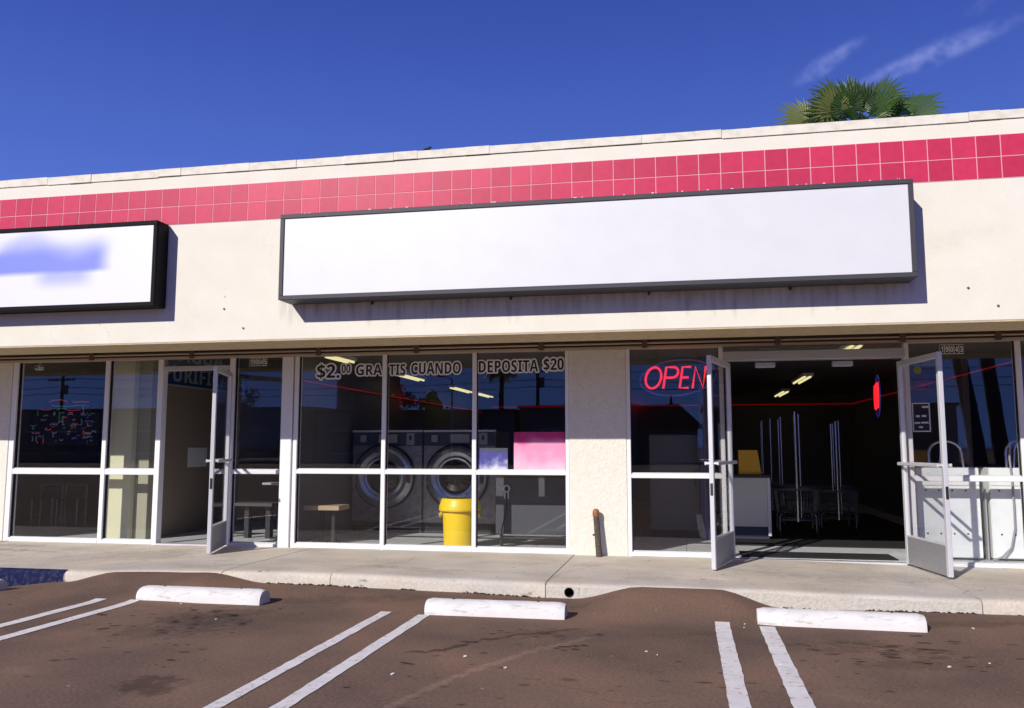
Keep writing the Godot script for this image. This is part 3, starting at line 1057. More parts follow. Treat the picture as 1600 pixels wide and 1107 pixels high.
func build_signs() -> void:
	var big := thing("wall_sign", "long blank white sign box in a grey frame over the laundromat", "sign", Vector3(-4.0, 2.695, FZ + 0.012))
	sign_box(big, 6.04, 0.885, 0.29, 0.044, M.sign_grey, M.sign_grey, M.sign_face)
	for x in [0.9, 2.35, 3.7, 5.0]:
		part("bracket", box(Vector3(x - 0.012, -0.028, 0.0), Vector3(x + 0.012, 0.004, 0.03), 0.003), M.rust, big)
	var st := begin()
	for k in 24:      # flakes of peeling paint along the top edge
		var x := rng.randf_range(0.2, 6.0)
		var s := rng.randf_range(0.003, 0.010)
		bx(st, Vector3(x - s * 1.6, 0.884, 0.27 + rng.randf_range(-0.03, 0.02)), Vector3(x + s * 1.6, 0.888 + rng.randf_range(0.0, 0.005), 0.30), 0.0)
	part("peeling_paint", st.commit(), M.coping_paint, big).set_meta("kind", "stuff")
	var small := thing("wall_sign", "white sign box with blue print in a black frame over the water shop", "sign", Vector3(-9.2, 2.70, FZ + 0.012))
	var m := mk("blue_print", Color.WHITE, 0.4)
	m.albedo_texture = blue_print()
	m.uv1_scale = Vector3(1.0 / 3.74, 1.0 / 0.925, 1)
	m.uv1_offset = Vector3(0, 1, 0)
	sign_box(small, 3.74, 0.925, 0.205, 0.045, M.sign_black, M.sign_black, m)

# soft blue lettering print, unreadable in the photograph
func blue_print() -> ImageTexture:
	var w := 512
	var h := 128
	var im := Image.create(w, h, false, Image.FORMAT_RGB8)
	var n := FastNoiseLite.new()
	n.seed = 77
	n.fractal_octaves = 2
	n.frequency = 0.008
	for y in h:
		for x in w:
			var u := x / float(w)
			var v := y / float(h)
			var k := n.get_noise_2d(x, y * 1.6) * 0.25
			var band := smoothstep(0.02, 0.42, v + k * 0.4) * (1.0 - smoothstep(0.52, 0.60, v + k * 0.1))
			band *= smoothstep(0.40, 0.50, u + k * 0.2) * (1.0 - smoothstep(0.80, 0.87, u + k * 0.05))
			var lower := smoothstep(0.5, 0.58, v) * (1.0 - smoothstep(0.6, 0.8, v)) * smoothstep(0.58, 0.66, u) * (1.0 - smoothstep(0.74, 0.82, u)) * 0.5
			var c := Color(0.885, 0.89, 0.92).lerp(Color(0.50, 0.55, 0.87), clampf(band + lower * (1.0 - band), 0.0, 1.0))
			im.set_pixel(x, y, c)
	return ImageTexture.create_from_image(im)

# ---------------------------------------------------------------- parking
func build_parking() -> void:
	# painted bay lines, as sheets that follow the asphalt
	var lines := [[-5.135, -5.03, 2.985, "outer white bay line beside the blue painted kerb"], [-4.795, -4.692, 2.98, "white bay line meeting the wheel stop before the water shop"], [-2.462, -2.372, 3.025, "white bay line ending short of the middle wheel stop"], [-2.124, -2.028, 3.09, "white bay line meeting the middle wheel stop"], [0.201, 0.312, 2.962, "short standing white bay line below the neon window"], [0.525, 0.638, 3.03, "white bay line meeting the wheel stop before the open doors"]]
	for q in lines:
		var rows := []
		var z: float = q[2]
		while z < 8.0:
			var wl := rng.randf_range(-0.004, 0.004)
			var wr := rng.randf_range(-0.004, 0.004)
			var x0: float = q[0] + wl
			var x1: float = q[1] + wr
			rows.append([Vector3(x0, ground_y(x0, z) + 0.004, z), Vector3(x1, ground_y(x1, z) + 0.004, z)])
			z += 0.09
		var o := part("bay_line", sheet(rows, func(p): return Vector2(p.x, p.z)), M.line_paint, self)
		tag(o, q[3], "road marking", "painted bay lines")
	# wheel stops
	var stops := [[-4.75, -3.575, 2.775, "white concrete wheel stop before the water shop", 0.0], [-2.085, -0.948, 2.87, "white concrete wheel stop before the yellow bin", 0.012], [0.525, 1.715, 2.765, "white concrete wheel stop before the open double doors", -0.03], [-7.53, -6.36, 2.62, "white wheel stop cut off by the left edge", 0.0]]
	for q in stops:
		var t := thing("wheel_stop", q[3], "wheel stop", Vector3(q[0], ground_y((q[0] + q[1]) * 0.5, q[2] + 0.1) - 0.004, q[2]), q[4], "wheel stops")
		wheel_stop(t, q[1] - q[0])

func wheel_stop(t: Node3D, len: float) -> void:
	var prof := [Vector2(0.0, 0.0), Vector2(0.0, 0.05), Vector2(0.015, 0.085), Vector2(0.05, 0.112), Vector2(0.10, 0.121), Vector2(0.15, 0.112), Vector2(0.185, 0.085), Vector2(0.2, 0.05), Vector2(0.203, 0.0)]
	var rows := []
	var n := 24
	for k in n + 1:
		var x := len * k / n
		var pinch := 1.0
		if k == 0 or k == n:
			pinch = 0.9
		var row := []
		for p in prof:
			var j: float = 0.0 if p.y < 0.01 else rng.randf_range(-0.0018, 0.0018)
			row.append(Vector3(x, p.y * pinch + j, 0.1 + (p.x - 0.1) * (0.5 + 0.5 * pinch) + j))
		rows.append(row)
	part("block", sheet(rows, func(p): return Vector2(p.x * 0.8 + t.position.x * 0.37, (p.z * 1.2 - p.y) * 1.5 + 0.3)), M.stop_paint, t)
	for e in [0, n]:
		var st := begin()
		var nn := Vector3(-1 if e == 0 else 1, 0, 0)
		var c: Vector3 = Vector3(rows[e][0].x, 0.0, 0.1)
		for i in prof.size() - 1:
			tri(st, c, rows[e][i], rows[e][i + 1], nn, nn, nn)
		part("end_face", st.commit(), M.concrete_plain, t)
	for x in [0.22, len - 0.22]:
		var p := begin()
		cyl(p, Vector3(x, 0.112, 0.1), Vector3(x, 0.1235, 0.1), 0.014, 0.013, 10)
		part("pin", p.commit(), M.rust, t)

# ---------------------------------------------------------------- prints on the glass
func outlined(parent: Node, txt: String, x0: float, x1: float, y0: float, y1: float, edge := 0.017) -> void:
	var t := text_mesh(txt, 0.0006)
	var xfs := []
	for k in 14:
		var a := TAU * k / 14.0
		xfs.append(fit(t, x0 + cos(a) * edge, x1 + cos(a) * edge, y0 + sin(a) * edge, y1 + sin(a) * edge, -0.0455 + k * 0.00005))
	part("letter_outline", baked(t, xfs), M.vinyl_white, parent)
	part("letters", baked(t, [fit(t, x0, x1, y0, y1, -0.0435)]), M.vinyl_black, parent)

func build_glass_graphics() -> void:
	var t := thing("window_lettering", "white outlined lettering \"$2.00 GRATIS CUANDO DEPOSITA $20\" across the laundromat windows", "lettering")
	outlined(t, "$2.", -4.46, -4.16, 2.055, 2.245, 0.02)
	outlined(t, "00", -4.135, -4.02, 2.125, 2.235, 0.017)
	outlined(t, "GRA", -3.945, -3.61, 2.095, 2.225)
	outlined(t, "TIS", -3.515, -3.31, 2.09, 2.225)
	outlined(t, "CUANDO", -3.235, -2.615, 2.095, 2.235)
	outlined(t, "DEPOSITA", -2.39, -1.67, 2.10, 2.243)
	outlined(t, "$20", -1.605, -1.365, 2.105, 2.262, 0.019)
	for q in [["19043", 2.735, 2.975, 2.214, 2.316, "black address plates reading 19043 above the open right door"], ["19045", -5.385, -5.135, 2.236, 2.34, "black address plates reading 19045 on the water shop window"]]:
		var a := thing("address_number", q[5], "address number", Vector3.ZERO, 0.0, "address numbers on the glass")
		var w: float = (q[2] - q[1]) / 5.0
		for k in 5:
			var xa: float = q[1] + w * k
			var plate := part("number_plate", box(Vector3(xa + 0.0015, q[3], -0.0465), Vector3(xa + w - 0.0015, q[4], -0.0445), 0.0), M.vinyl_white, a)
			part("plate_ground", box(Vector3(xa + 0.005, q[3] + 0.006, -0.0443), Vector3(xa + w - 0.005, q[4] - 0.006, -0.0438), 0.0), M.vinyl_black, plate)
			var tm := text_mesh(q[0][k], 0.0006)
			var thin: float = 0.3 if q[0][k] == "1" else 0.2
			part("digit", baked(tm, [fit(tm, xa + w * thin, xa + w * (1.0 - thin), q[3] + 0.02, q[4] - 0.02, -0.0430)]), M.vinyl_white, plate)
	# opening hours decal on the right sidelight
	var hd := thing("hours_decal", "black opening hours decal with white rounded border on the sidelight", "decal")
	var hs := begin()
	var xl := 2.425
	var xr := 2.605
	for q in [[xl, xr, 1.377, 1.39], [xl, xr, 1.678, 1.69], [xl, xl + 0.012, 1.39, 1.678], [xr - 0.012, xr, 1.39, 1.678]]:
		bx(hs, Vector3(q[0], q[2], -0.0465), Vector3(q[1], q[3], -0.045), 0.0006)
	part("border", hs.commit(), M.vinyl_white, hd)
	part("decal_ground", box(Vector3(xl + 0.012, 1.39, -0.0462), Vector3(xr - 0.012, 1.678, -0.0452), 0.0), M.vinyl_black, hd)
	for q in [[0.10, 0.165, 1.635, 0.02], [0.035, 0.075, 1.535, 0.022], [0.095, 0.14, 1.537, 0.022], [0.02, 0.075, 1.465, 0.018], [0.085, 0.16, 1.468, 0.018], [0.06, 0.10, 1.42, 0.018]]:
		part("print_line", box(Vector3(xl + q[0], q[2], -0.0449), Vector3(xl + q[1], q[2] + q[3], -0.0443), 0.0), M.vinyl_white, hd)
	var dsk := begin()
	cyl(dsk, Vector3(2.50, 2.045, -0.0465), Vector3(2.50, 2.045, -0.045), 0.042, 0.042, 24)
	tag(part("round_sticker", dsk.commit(), M.sticker_yellow, self), "round dull yellow sticker above the hours decal", "sticker")
	# posters standing on the waist rail behind the glass
	var m := mk("pink_print", Color.WHITE, 0.6)
	m.albedo_texture = poster_print(Color(0.86, 0.22, 0.52), Color(0.95, 0.62, 0.77), Color(0.93, 0.80, 0.87), 5)
	m.uv1_scale = Vector3(1.0 / 0.62, 1.0 / 0.45, 1)
	m.uv1_offset = Vector3(0, 1, 0)
	var p := part("poster", box(Vector3(0, 0, 0), Vector3(0.62, 0.45, 0.003), 0.0), m, self, Vector3(-1.966, 0.942, -0.064))
	tag(p, "pink poster in the window next to the stucco pier", "poster")
	m = mk("blue_poster_print", Color.WHITE, 0.6)
	m.albedo_texture = poster_print(Color(0.30, 0.32, 0.38), Color(0.30, 0.30, 0.62), Color(0.88, 0.88, 0.92), 9)
	m.uv1_scale = Vector3(1.0 / 0.365, 1.0 / 0.262, 1)
	m.uv1_offset = Vector3(0, 1, 0)
	p = part("poster", box(Vector3(0, 0, 0), Vector3(0.365, 0.262, 0.003), 0.0), m, self, Vector3(-2.405, 0.942, -0.064))
	tag(p, "small blue and white poster left of the pink one", "poster")

func poster_print(top: Color, mid: Color, low: Color, seed_: int) -> ImageTexture:
	var w := 160
	var h := 120
	var im := Image.create(w, h, false, Image.FORMAT_RGB8)
	var n := FastNoiseLite.new()
	n.seed = seed_
	n.frequency = 0.009
	n.fractal_octaves = 2
	for y in h:
		for x in w:
			var k := n.get_noise_2d(x, y)
			var f := n.get_noise_2d(x * 2.0 + 300.0, y * 2.0)
			var v := y / float(h) + k * 0.22
			var c := top.lerp(mid, smoothstep(0.06, 0.26, v))
			c = c.lerp(low, smoothstep(0.25, 0.95, v * 0.75 + f * 0.25))
			im.set_pixel(x, y, c)
	return ImageTexture.create_from_image(im)

# ---------------------------------------------------------------- laundromat contents
func neon_sign(t: Node3D) -> void:
	# letters O P E N of bent tube, slanted, in the plane z = 0, centred
	var sl := func(x: float, y: float) -> Vector3: return Vector3(x + y * 0.16, y, 0.0)
	var r := 0.0135
	var st := begin()
	var pts := []
	for k in 28:
		var a := TAU * k / 28.0
		pts.append(sl.call(-0.245 + 0.088 * cos(a), 0.122 * sin(a)))
	tube(st, pts, r, 8, true)
	part("letter", st.commit(), M.neon_red, t)
	st = begin()
	pts = [sl.call(-0.115, -0.125), sl.call(-0.115, 0.12)]
	for k in 11:
		var a := PI * 0.5 - PI * k / 10.0
		pts.append(sl.call(-0.03 + 0.058 * cos(a), 0.06 + 0.06 * sin(a)))
	pts.append(sl.call(-0.1, 0.0))
	tube(st, pts, r, 8)
	part("letter", st.commit(), M.neon_red, t)
	st = begin()
	tube(st, [sl.call(0.165, 0.12), sl.call(0.07, 0.12), sl.call(0.07, -0.12), sl.call(0.17, -0.12)], r, 8)
	tube(st, [sl.call(0.07, 0.0), sl.call(0.155, 0.0)], r, 8)
	part("letter", st.commit(), M.neon_red, t)
	st = begin()
	tube(st, [sl.call(0.215, -0.125), sl.call(0.215, 0.12), sl.call(0.33, -0.12), sl.call(0.33, 0.125)], r, 8)
	part("letter", st.commit(), M.neon_red, t)
	st = begin()
	pts = []
	for k in 48:
		var a := TAU * k / 48.0
		pts.append(Vector3(0.03 + 0.43 * cos(a), 0.205 * sin(a) + 0.035 * cos(a), -0.012))
	tube(st, pts, 0.009, 8, true)
	part("border_tube", st.commit(), M.neon_blue, t)
	st = begin()
	for x in [-0.2, 0.26]:
		cyl(st, Vector3(x, 0.16, -0.012), Vector3(x, 0.42, -0.012), 0.002, 0.002, 6)
	bx(st, Vector3(-0.3, -0.006, -0.04), Vector3(0.34, 0.006, -0.028), 0.0)
	part("hanger", st.commit(), M.black_metal, t)

func lamp(at: Vector3, c: Color, e: float, called: String, size := 0.05) -> void:
	var l := OmniLight3D.new()
	l.name = numbered(called)
	l.light_color = c
	l.light_energy = e
	l.light_size = size
	l.omni_range = 9.0
	l.omni_attenuation = 2.0
	l.shadow_enabled = true
	add_child(l)
	l.position = at

func build_laundry() -> void:
	var sign1 := thing("neon_sign", "red OPEN neon sign with a blue oval in the window", "neon sign", Vector3(-0.085, 2.012, -0.12))
	neon_sign(sign1)
	var sign2 := sign1.duplicate()
	sign2.name = numbered("neon_sign")
	add_child(sign2)
	sign2.position = Vector3(2.27, 1.82, -1.0)
	sign2.rotation.y = -1.72
	sign2.scale = Vector3(1, 1.15, 1)
	tag(sign2, "red neon sign seen edge-on inside the open doorway", "neon sign")
	lamp(Vector3(-0.08, 2.01, -0.06), Color(1, 0.12, 0.12), 0.012, "neon_sign_light")
	lamp(Vector3(2.36, 1.82, -1.02), Color(1, 0.12, 0.12), 0.008, "neon_sign_light")
	# red tubes round the walls
	for q in [[Vector3(-4.80, 2.07, -0.3), Vector3(-4.80, 2.07, -10.4), "red neon tube along the wall behind the lettered windows", Vector3(0.08, 0, 0)], [Vector3(-4.6, 2.2, -10.57), Vector3(4.2, 2.2, -10.57), "red neon tube across the far laundromat wall", Vector3(0, 0, 0.1)], [Vector3(3.68, 2.18, -0.6), Vector3(3.68, 2.18, -10.4), "red neon tube along the wall above the white panels", Vector3(-0.08, 0, 0)]]:
		var st := begin()
		cyl(st, q[0], q[1], 0.009, 0.009, 8)
		var o := Node3D.new()
		o.name = numbered("neon_tube")
		add_child(o)
		tag(o, q[2], "neon tube", "red neon tubes on the laundromat walls")
		part("glass_tube", st.commit(), M.neon_strip, o)
		var hs := begin()
		for k in 6:
			var p: Vector3 = q[0].lerp(q[1], (k + 0.5) / 6.0)
			var away: Vector3 = -q[3].normalized()
			cyl(hs, p, p + away * 0.03, 0.006, 0.006, 6)
		part("standoff", hs.commit(), M.black_metal, o)
		lamp(q[0].lerp(q[1], 0.4) + q[3], Color(1, 0.1, 0.1), 0.006, "neon_tube_light", 0.1)
	# the wall that carries the right hand tube
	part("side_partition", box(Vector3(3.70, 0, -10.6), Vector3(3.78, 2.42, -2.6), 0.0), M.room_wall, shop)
	# ceiling lights
	var n := 0
	for q in [[-4.4, -0.62, 0.75], [-4.4, -3.45, 1.5], [-4.35, -6.75, 1.5], [-4.3, -8.45, 1.4], [1.95, -0.75, 0.8], [2.0, -5.4, 1.5], [2.08, -9.3, 1.7]]:
		var side := "behind the lettered windows" if q[0] < 0 else "inside the open doorway"
		var which: String = ["first", "second", "third", "fourth"][n if n < 4 else n - 4]
		var t := thing("ceiling_light", "%s fluorescent ceiling light from the front %s" % [which, side], "ceiling light", Vector3(q[0], 2.42, q[1]), 0.0, "fluorescent ceiling lights")
		part("housing", box(Vector3(-0.09, -0.05, -q[2] * 0.5), Vector3(0.09, 0.0, q[2] * 0.5), 0.005), M.white_panel, t)
		for s in [-0.045, 0.045]:
			var st := begin()
			cyl(st, Vector3(s, -0.062, -q[2] * 0.48), Vector3(s, -0.062, q[2] * 0.48), 0.016, 0.016, 10)
			part("tube", st.commit(), M.tube_warm, t)
		var al := AreaLight3D.new()
		al.name = numbered("ceiling_area_light")
		al.area_size = Vector2(0.14, q[2])
		al.light_color = Color(1, 0.95, 0.8)
		al.light_energy = 0.018
		al.shadow_enabled = true
		add_child(al)
		al.position = Vector3(q[0], 2.33, q[1])
		al.rotation.x = -PI / 2
		n += 1
	# big front loaders
	for k in 2:
		var w := thing("washing_machine", ["large steel front-load washer behind the left window mullion", "large steel front-load washer behind the yellow bin"][k], "washing machine", Vector3(-4.74 + 1.075 * k, 0, -1.97), 0.0, "large front-load washers")
		washer(w, 1.065)
	# bench by the window
	var b := thing("bench", "small wood-topped bench behind the lettered left window", "bench", Vector3(-4.49, 0, -0.5))
	part("seat", box(Vector3(-0.24, 0.425, -0.17), Vector3(0.24, 0.485, 0.17), 0.006), M.wood_top, b)
	for x in [-0.06, 0.11]:
		part("leg", box(Vector3(x - 0.025, 0.0, -0.04), Vector3(x + 0.025, 0.425, 0.04), 0.004), M.black_metal, b)
		part("foot", box(Vector3(x - 0.03, 0.0, -0.15), Vector3(x + 0.03, 0.02, 0.15), 0.004), M.black_metal, b)
	# yellow bin
	var y := thing("trash_bin", "yellow plastic trash bin with a wide rim behind the glass", "trash bin", Vector3(-2.71, 0, -0.42))
	var st := begin()
	lathe(st, [Vector2(0.0, 0.012), Vector2(0.185, 0.012), Vector2(0.196, 0.03), Vector2(0.212, 0.44), Vector2(0.212, 0.46)], 36)
	part("body", st.commit(), M.bin_yellow, y)
	st = begin()
	lathe(st, [Vector2(0.210, 0.452), Vector2(0.255, 0.446), Vector2(0.26, 0.465), Vector2(0.254, 0.505), Vector2(0.232, 0.572), Vector2(0.222, 0.592), Vector2(0.208, 0.596), Vector2(0.198, 0.585), Vector2(0.19, 0.40)], 36)
	part("rim", st.commit(), M.bin_yellow, y)
	st = begin()
	lathe(st, [Vector2(0.192, 0.575), Vector2(0.15, 0.555), Vector2(0.0, 0.53)], 24)
	part("liner", st.commit(), M.bag_black, y)
	for s in [-1.0, 1.0]:
		st = begin()
		tube(st, [Vector3(s * 0.2, 0.44, 0.05), Vector3(s * 0.245, 0.40, 0.05), Vector3(s * 0.25, 0.36, 0.0), Vector3(s * 0.245, 0.40, -0.05), Vector3(s * 0.2, 0.44, -0.05)], 0.012, 8)
		part("handle", st.commit(), M.bin_yellow, y)
	# slate folding table stood on edge, with a plug and cord hung in front
	var ft := thing("folding_table", "dark slate folding table standing on edge below the pink poster", "table", Vector3(-2.31, 0, -0.66))
	part("tabletop", box(Vector3(0, 0.15, 0), Vector3(0.97, 0.84, 0.03), 0.006), M.slate_panel, ft)
	part("edge_band", box(Vector3(0, 0.84, -0.004), Vector3(0.97, 0.856, 0.034), 0.003), M.black_metal, ft)
	for x in [0.05, 0.90]:
		part("leg", box(Vector3(x, 0.0, -0.06), Vector3(x + 0.03, 0.15, 0.02), 0.004), M.black_metal, ft)
	part("brace", box(Vector3(0.08, 0.10, -0.05), Vector3(0.9, 0.125, -0.03), 0.003), M.black_metal, ft)
	var pl := thing("power_plug", "white ring plug on a black cord hanging before the slate table", "plug", Vector3(-2.165, 0, -0.6))
	st = begin()
	var pts := []
	for k in 20:
		var a := TAU * k / 20.0
		pts.append(Vector3(0.036 * cos(a), 0.705 + 0.04 * sin(a), 0.0))
	tube(st, pts, 0.009, 8, true)
	part("ring", st.commit(), M.paper_white, pl)
	st = begin()
	for x in [-0.02, 0.02]:
		cyl(st, Vector3(x, 0.66, 0), Vector3(x * 1.2, 0.58, 0), 0.009, 0.008, 8)
	part("prong", st.commit(), M.paper_white, pl)
	st = begin()
	tube(st, [Vector3(0, 0.70, 0), Vector3(0, 0.6, 0), Vector3(0.005, 0.5, 0.005), Vector3(-0.02, 0.36, 0.01), Vector3(-0.06, 0.2, 0.01), Vector3(-0.075, 0.06, 0.01), Vector3(-0.05, 0.012, 0.02), Vector3(0.1, 0.008, 0.03)], 0.008, 8)
	part("cord", st.commit(), M.black_rubber, pl)
	# tall grey cabinet deep behind the neon window
	var vm := thing("soap_dispenser", "dim grey cabinet behind the neon window", "cabinet", Vector3(-0.47, 0, -2.5))
	part("body", box(Vector3(0, 0.1, 0), Vector3(0.69, 1.39, 0.48), 0.012), M.cabinet_grey, vm)
	part("plinth", box(Vector3(0.03, 0, 0.02), Vector3(0.66, 0.1, 0.44), 0.0), M.black_metal, vm)
	part("door", box(Vector3(0.03, 0.16, 0.481), Vector3(0.66, 1.0, 0.494), 0.006), M.cabinet_grey, vm)
	part("handle", box(Vector3(0.60, 0.7, 0.494), Vector3(0.62, 0.9, 0.52), 0.004), M.black_metal, vm)
	tag(part("square_post", box(Vector3(0.20, 0, -2.05), Vector3(0.40, 2.42, -1.85), 0.006), M.blue_post, self), "dark blue square post behind the open glass leaf", "post")
	# desk with yellow box
	var dk := thing("counter_desk", "pale fronted counter desk with a dark top inside the doorway", "counter", Vector3(0.48, 0.0145, -2.2))
	part("front_panel", box(Vector3(0.02, 0.16, 0.20), Vector3(0.585, 0.80, 0.225), 0.003), M.desk_panel, dk)
	part("end_panel", box(Vector3(0.585, 0.04, -0.3), Vector3(0.625, 0.80, 0.235), 0.004), M.desk_white, dk)
	part("end_panel", box(Vector3(-0.02, 0.04, -0.3), Vector3(0.02, 0.80, 0.235), 0.004), M.desk_white, dk)
	part("top", box(Vector3(-0.04, 0.80, -0.32), Vector3(0.645, 0.84, 0.26), 0.005), M.desk_top, dk)
	part("plinth", box(Vector3(0.0, 0.0, -0.26), Vector3(0.60, 0.16, 0.17), 0.0), M.washer_blue, dk)
	st = begin()
	slab_poly(st, PackedVector2Array([Vector2(0, 0), Vector2(0.29, 0), Vector2(0.245, 0.32), Vector2(0, 0.32)]), -0.12, 0.12)
	tag(part("yellow_box", st.commit(), M.box_yellow, self, Vector3(0.71, 0.8565, -2.12)), "yellow slant-sided box standing on the counter desk", "box")
	# carts
	var cart := thing("laundry_cart", "front wire laundry cart with a tall chrome pole", "laundry cart", Vector3(1.465, 0.012, -2.35), 0.0, "wire laundry carts with hanging poles")
	laundry_cart(cart)
	var spots := [[2.06, -2.95, 0.1, 1.56, "wire laundry cart standing right of the front cart"], [1.62, -3.15, -0.05, 1.68, "laundry cart directly behind the front cart"], [1.42, -3.8, 0.08, 1.66, "third laundry cart in the row behind the doorway"], [2.25, -3.9, 0.15, 1.60, "laundry cart behind the right hand cart"], [1.36, -4.6, 0.0, 1.66, "fourth laundry cart deep in the dark row"], [1.30, -5.5, 0.05, 1.66, "rearmost laundry cart of the dark row"]]
	for s in spots:
		var c := cart.duplicate()
		c.name = numbered("laundry_cart")
		add_child(c)
		c.position = Vector3(s[0], 0.012, s[1])
		c.rotation.y = s[2]
		c.scale.y = s[3] / 1.68
		tag(c, s[4], "laundry cart")
	# white machine backs behind the right sidelight
	for k in 2:
		var wb := thing("washer_back", ["white washer back panel behind the open right door", "white washer back panel with a grey hose at the edge"][k], "washing machine", Vector3(2.50 + 0.74 * k, 0, -0.32), 0.0, "washers turned with their backs to the window")
		part("cabinet", box(Vector3(0, 0.02, -0.6), Vector3(0.64, 0.99, -0.014), 0.008), M.white_panel, wb)
		part("upper_panel", box(Vector3(0.004, 0.80, -0.014), Vector3(0.636, 0.985, 0.0), 0.004), M.white_panel, wb)
		part("lower_panel", box(Vector3(0.004, 0.03, -0.014), Vector3(0.636, 0.795, -0.001), 0.004), M.white_panel, wb)
		for yy in [0.745, 0.28]:
			for i in 4:
				var s2 := begin()
				cyl(s2, Vector3(0.09 + 0.135 * i, yy, -0.002), Vector3(0.09 + 0.135 * i, yy, 0.003), 0.010, 0.009, 10)
				part("plug_hole", s2.commit(), M.black_rubber, wb)
	var hoop := thing("chrome_hoop", "arched chrome tube standing behind the open right door", "hoop", Vector3(2.90, 0.985, -0.55), 0.0, "chrome hoops above the white panels")
	st = begin()
	pts = [Vector3(-0.20, 0.0, 0)]
	for k in 9:
		var a := PI - PI * k / 8.0
		pts.append(Vector3(-0.03 + 0.17 * cos(a) * (1.0 if k > 3 else 1.0), 0.17 + 0.13 * sin(a), 0))
	pts.append(Vector3(0.155, 0.0, 0))
	tube(st, pts, 0.016, 10)
	part("tube", st.commit(), M.chrome, hoop)
	st = begin()
	tube(st, [Vector3(-0.03, 0.275, 0.0), Vector3(-0.075, 0.2, 0.0), Vector3(-0.1, 0.0, 0.0)], 0.010, 8)
	part("stay", st.commit(), M.chrome, hoop)
	var hoop2 := hoop.duplicate()
	hoop2.name = numbered("chrome_hoop")
	add_child(hoop2)
	hoop2.position = Vector3(3.62, 0.985, -0.5)
	hoop2.rotation.y = 0.5
	tag(hoop2, "chrome tube cut off by the right window edge", "hoop")
	var hose := thing("drain_hose", "grey drain hose hanging over the right white panel", "hose", Vector3(0, 0, 0))
	st = begin()
	tube(st, [Vector3(3.46, 1.26, -0.30), Vector3(3.44, 1.1, -0.29), Vector3(3.45, 0.9, -0.285), Vector3(3.455, 0.6, -0.285), Vector3(3.45, 0.35, -0.28), Vector3(3.40, 0.15, -0.27), Vector3(3.30, 0.05, -0.25), Vector3(3.2, 0.02, -0.22)], 0.011, 10)
	part("hose", st.commit(), M.washer_label, hose)
	# conduit and black gap filler between the two machines
	tag(part("riser_pipe", box(Vector3(3.185, 0.0, -0.4), Vector3(3.20, 0.78, -0.325), 0.003), M.grey_aluminium, self), "grey riser strip between the two white panels", "pipe")
	var mat := part("door_mat", box(Vector3(0.60, 0.002, -0.62), Vector3(2.24, 0.014, -0.14), 0.004), M.black_rubber, self)
	tag(mat, "black rubber mat just inside the open double doors", "mat")
	var dark_sheet := part("added_dark_sheet", box(Vector3(0.44, 0.001, -7.0), Vector3(3.3, 0.0135, -1.3), 0.003), M.black_rubber, self)  # near-black sheet added over the pale floor to keep the doorway dark
	tag(dark_sheet, "long near-black sheet added to darken the floor under the desk and laundry carts", "mat")

func washer(t: Node3D, w: float) -> void:
	part("plinth", box(Vector3(0.02, 0, -0.9), Vector3(w - 0.02, 0.15, -0.03), 0.0), M.black_metal, t)
	part("cabinet", box(Vector3(0, 0.15, -1.0), Vector3(w - 0.006, 1.45, -0.012), 0.008), M.washer_steel, t)
	part("front_panel", box(Vector3(0.006, 0.155, -0.012), Vector3(w - 0.012, 1.235, 0.0), 0.004), M.washer_steel, t)
	part("top_trim", box(Vector3(0.0, 1.435, -0.05), Vector3(w - 0.006, 1.462, 0.012), 0.004), M.pale_aluminium, t)
	var p := part("control_panel", box(Vector3(0.006, 1.24, -0.012), Vector3(w - 0.012, 1.43, 0.006), 0.004), M.washer_blue, t)
	for q in [[0.12, 0.21, 1.29, 1.39], [0.40, 0.68, 1.28, 1.40], [0.82, 0.94, 1.25, 1.42]]:
		part("label_plate", box(Vector3(q[0], q[2], 0.006), Vector3(q[1], q[3], 0.010), 0.001), M.washer_label, p)
	part("coin_slot", box(Vector3(0.865, 1.32, 0.010), Vector3(0.895, 1.38, 0.014), 0.001), M.black_metal, p)
	var c := Vector3(w * 0.47, 0.80, 0)
	var d := node("door", t, c)
	var st := begin()
	var prof := [Vector2(0.46, 0.0), Vector2(0.465, 0.03), Vector2(0.45, 0.05), Vector2(0.44, 0.05)]
	ring(st, prof)
	part("gasket", st.commit(), M.black_rubber, d)
	st = begin()
	ring(st, [Vector2(0.44, 0.045), Vector2(0.435, 0.062), Vector2(0.40, 0.085), Vector2(0.36, 0.098), Vector2(0.35, 0.085), Vector2(0.30, 0.075), Vector2(0.27, 0.095), Vector2(0.245, 0.09), Vector2(0.24, 0.02)])
	part("door_ring", st.commit(), M.washer_ring, d)
	st = begin()
	ring(st, [Vector2(0.242, 0.05), Vector2(0.2, 0.075), Vector2(0.12, 0.095), Vector2(0.0, 0.10)])
	part("door_glass", st.commit(), M.washer_glass, d)
	part("handle", box(Vector3(0.36, -0.09, 0.07), Vector3(0.41, 0.09, 0.12), 0.01), M.black_metal, d)
	part("hinge", box(Vector3(-0.48, -0.12, 0.0), Vector3(-0.43, 0.12, 0.06), 0.008), M.washer_steel, d)

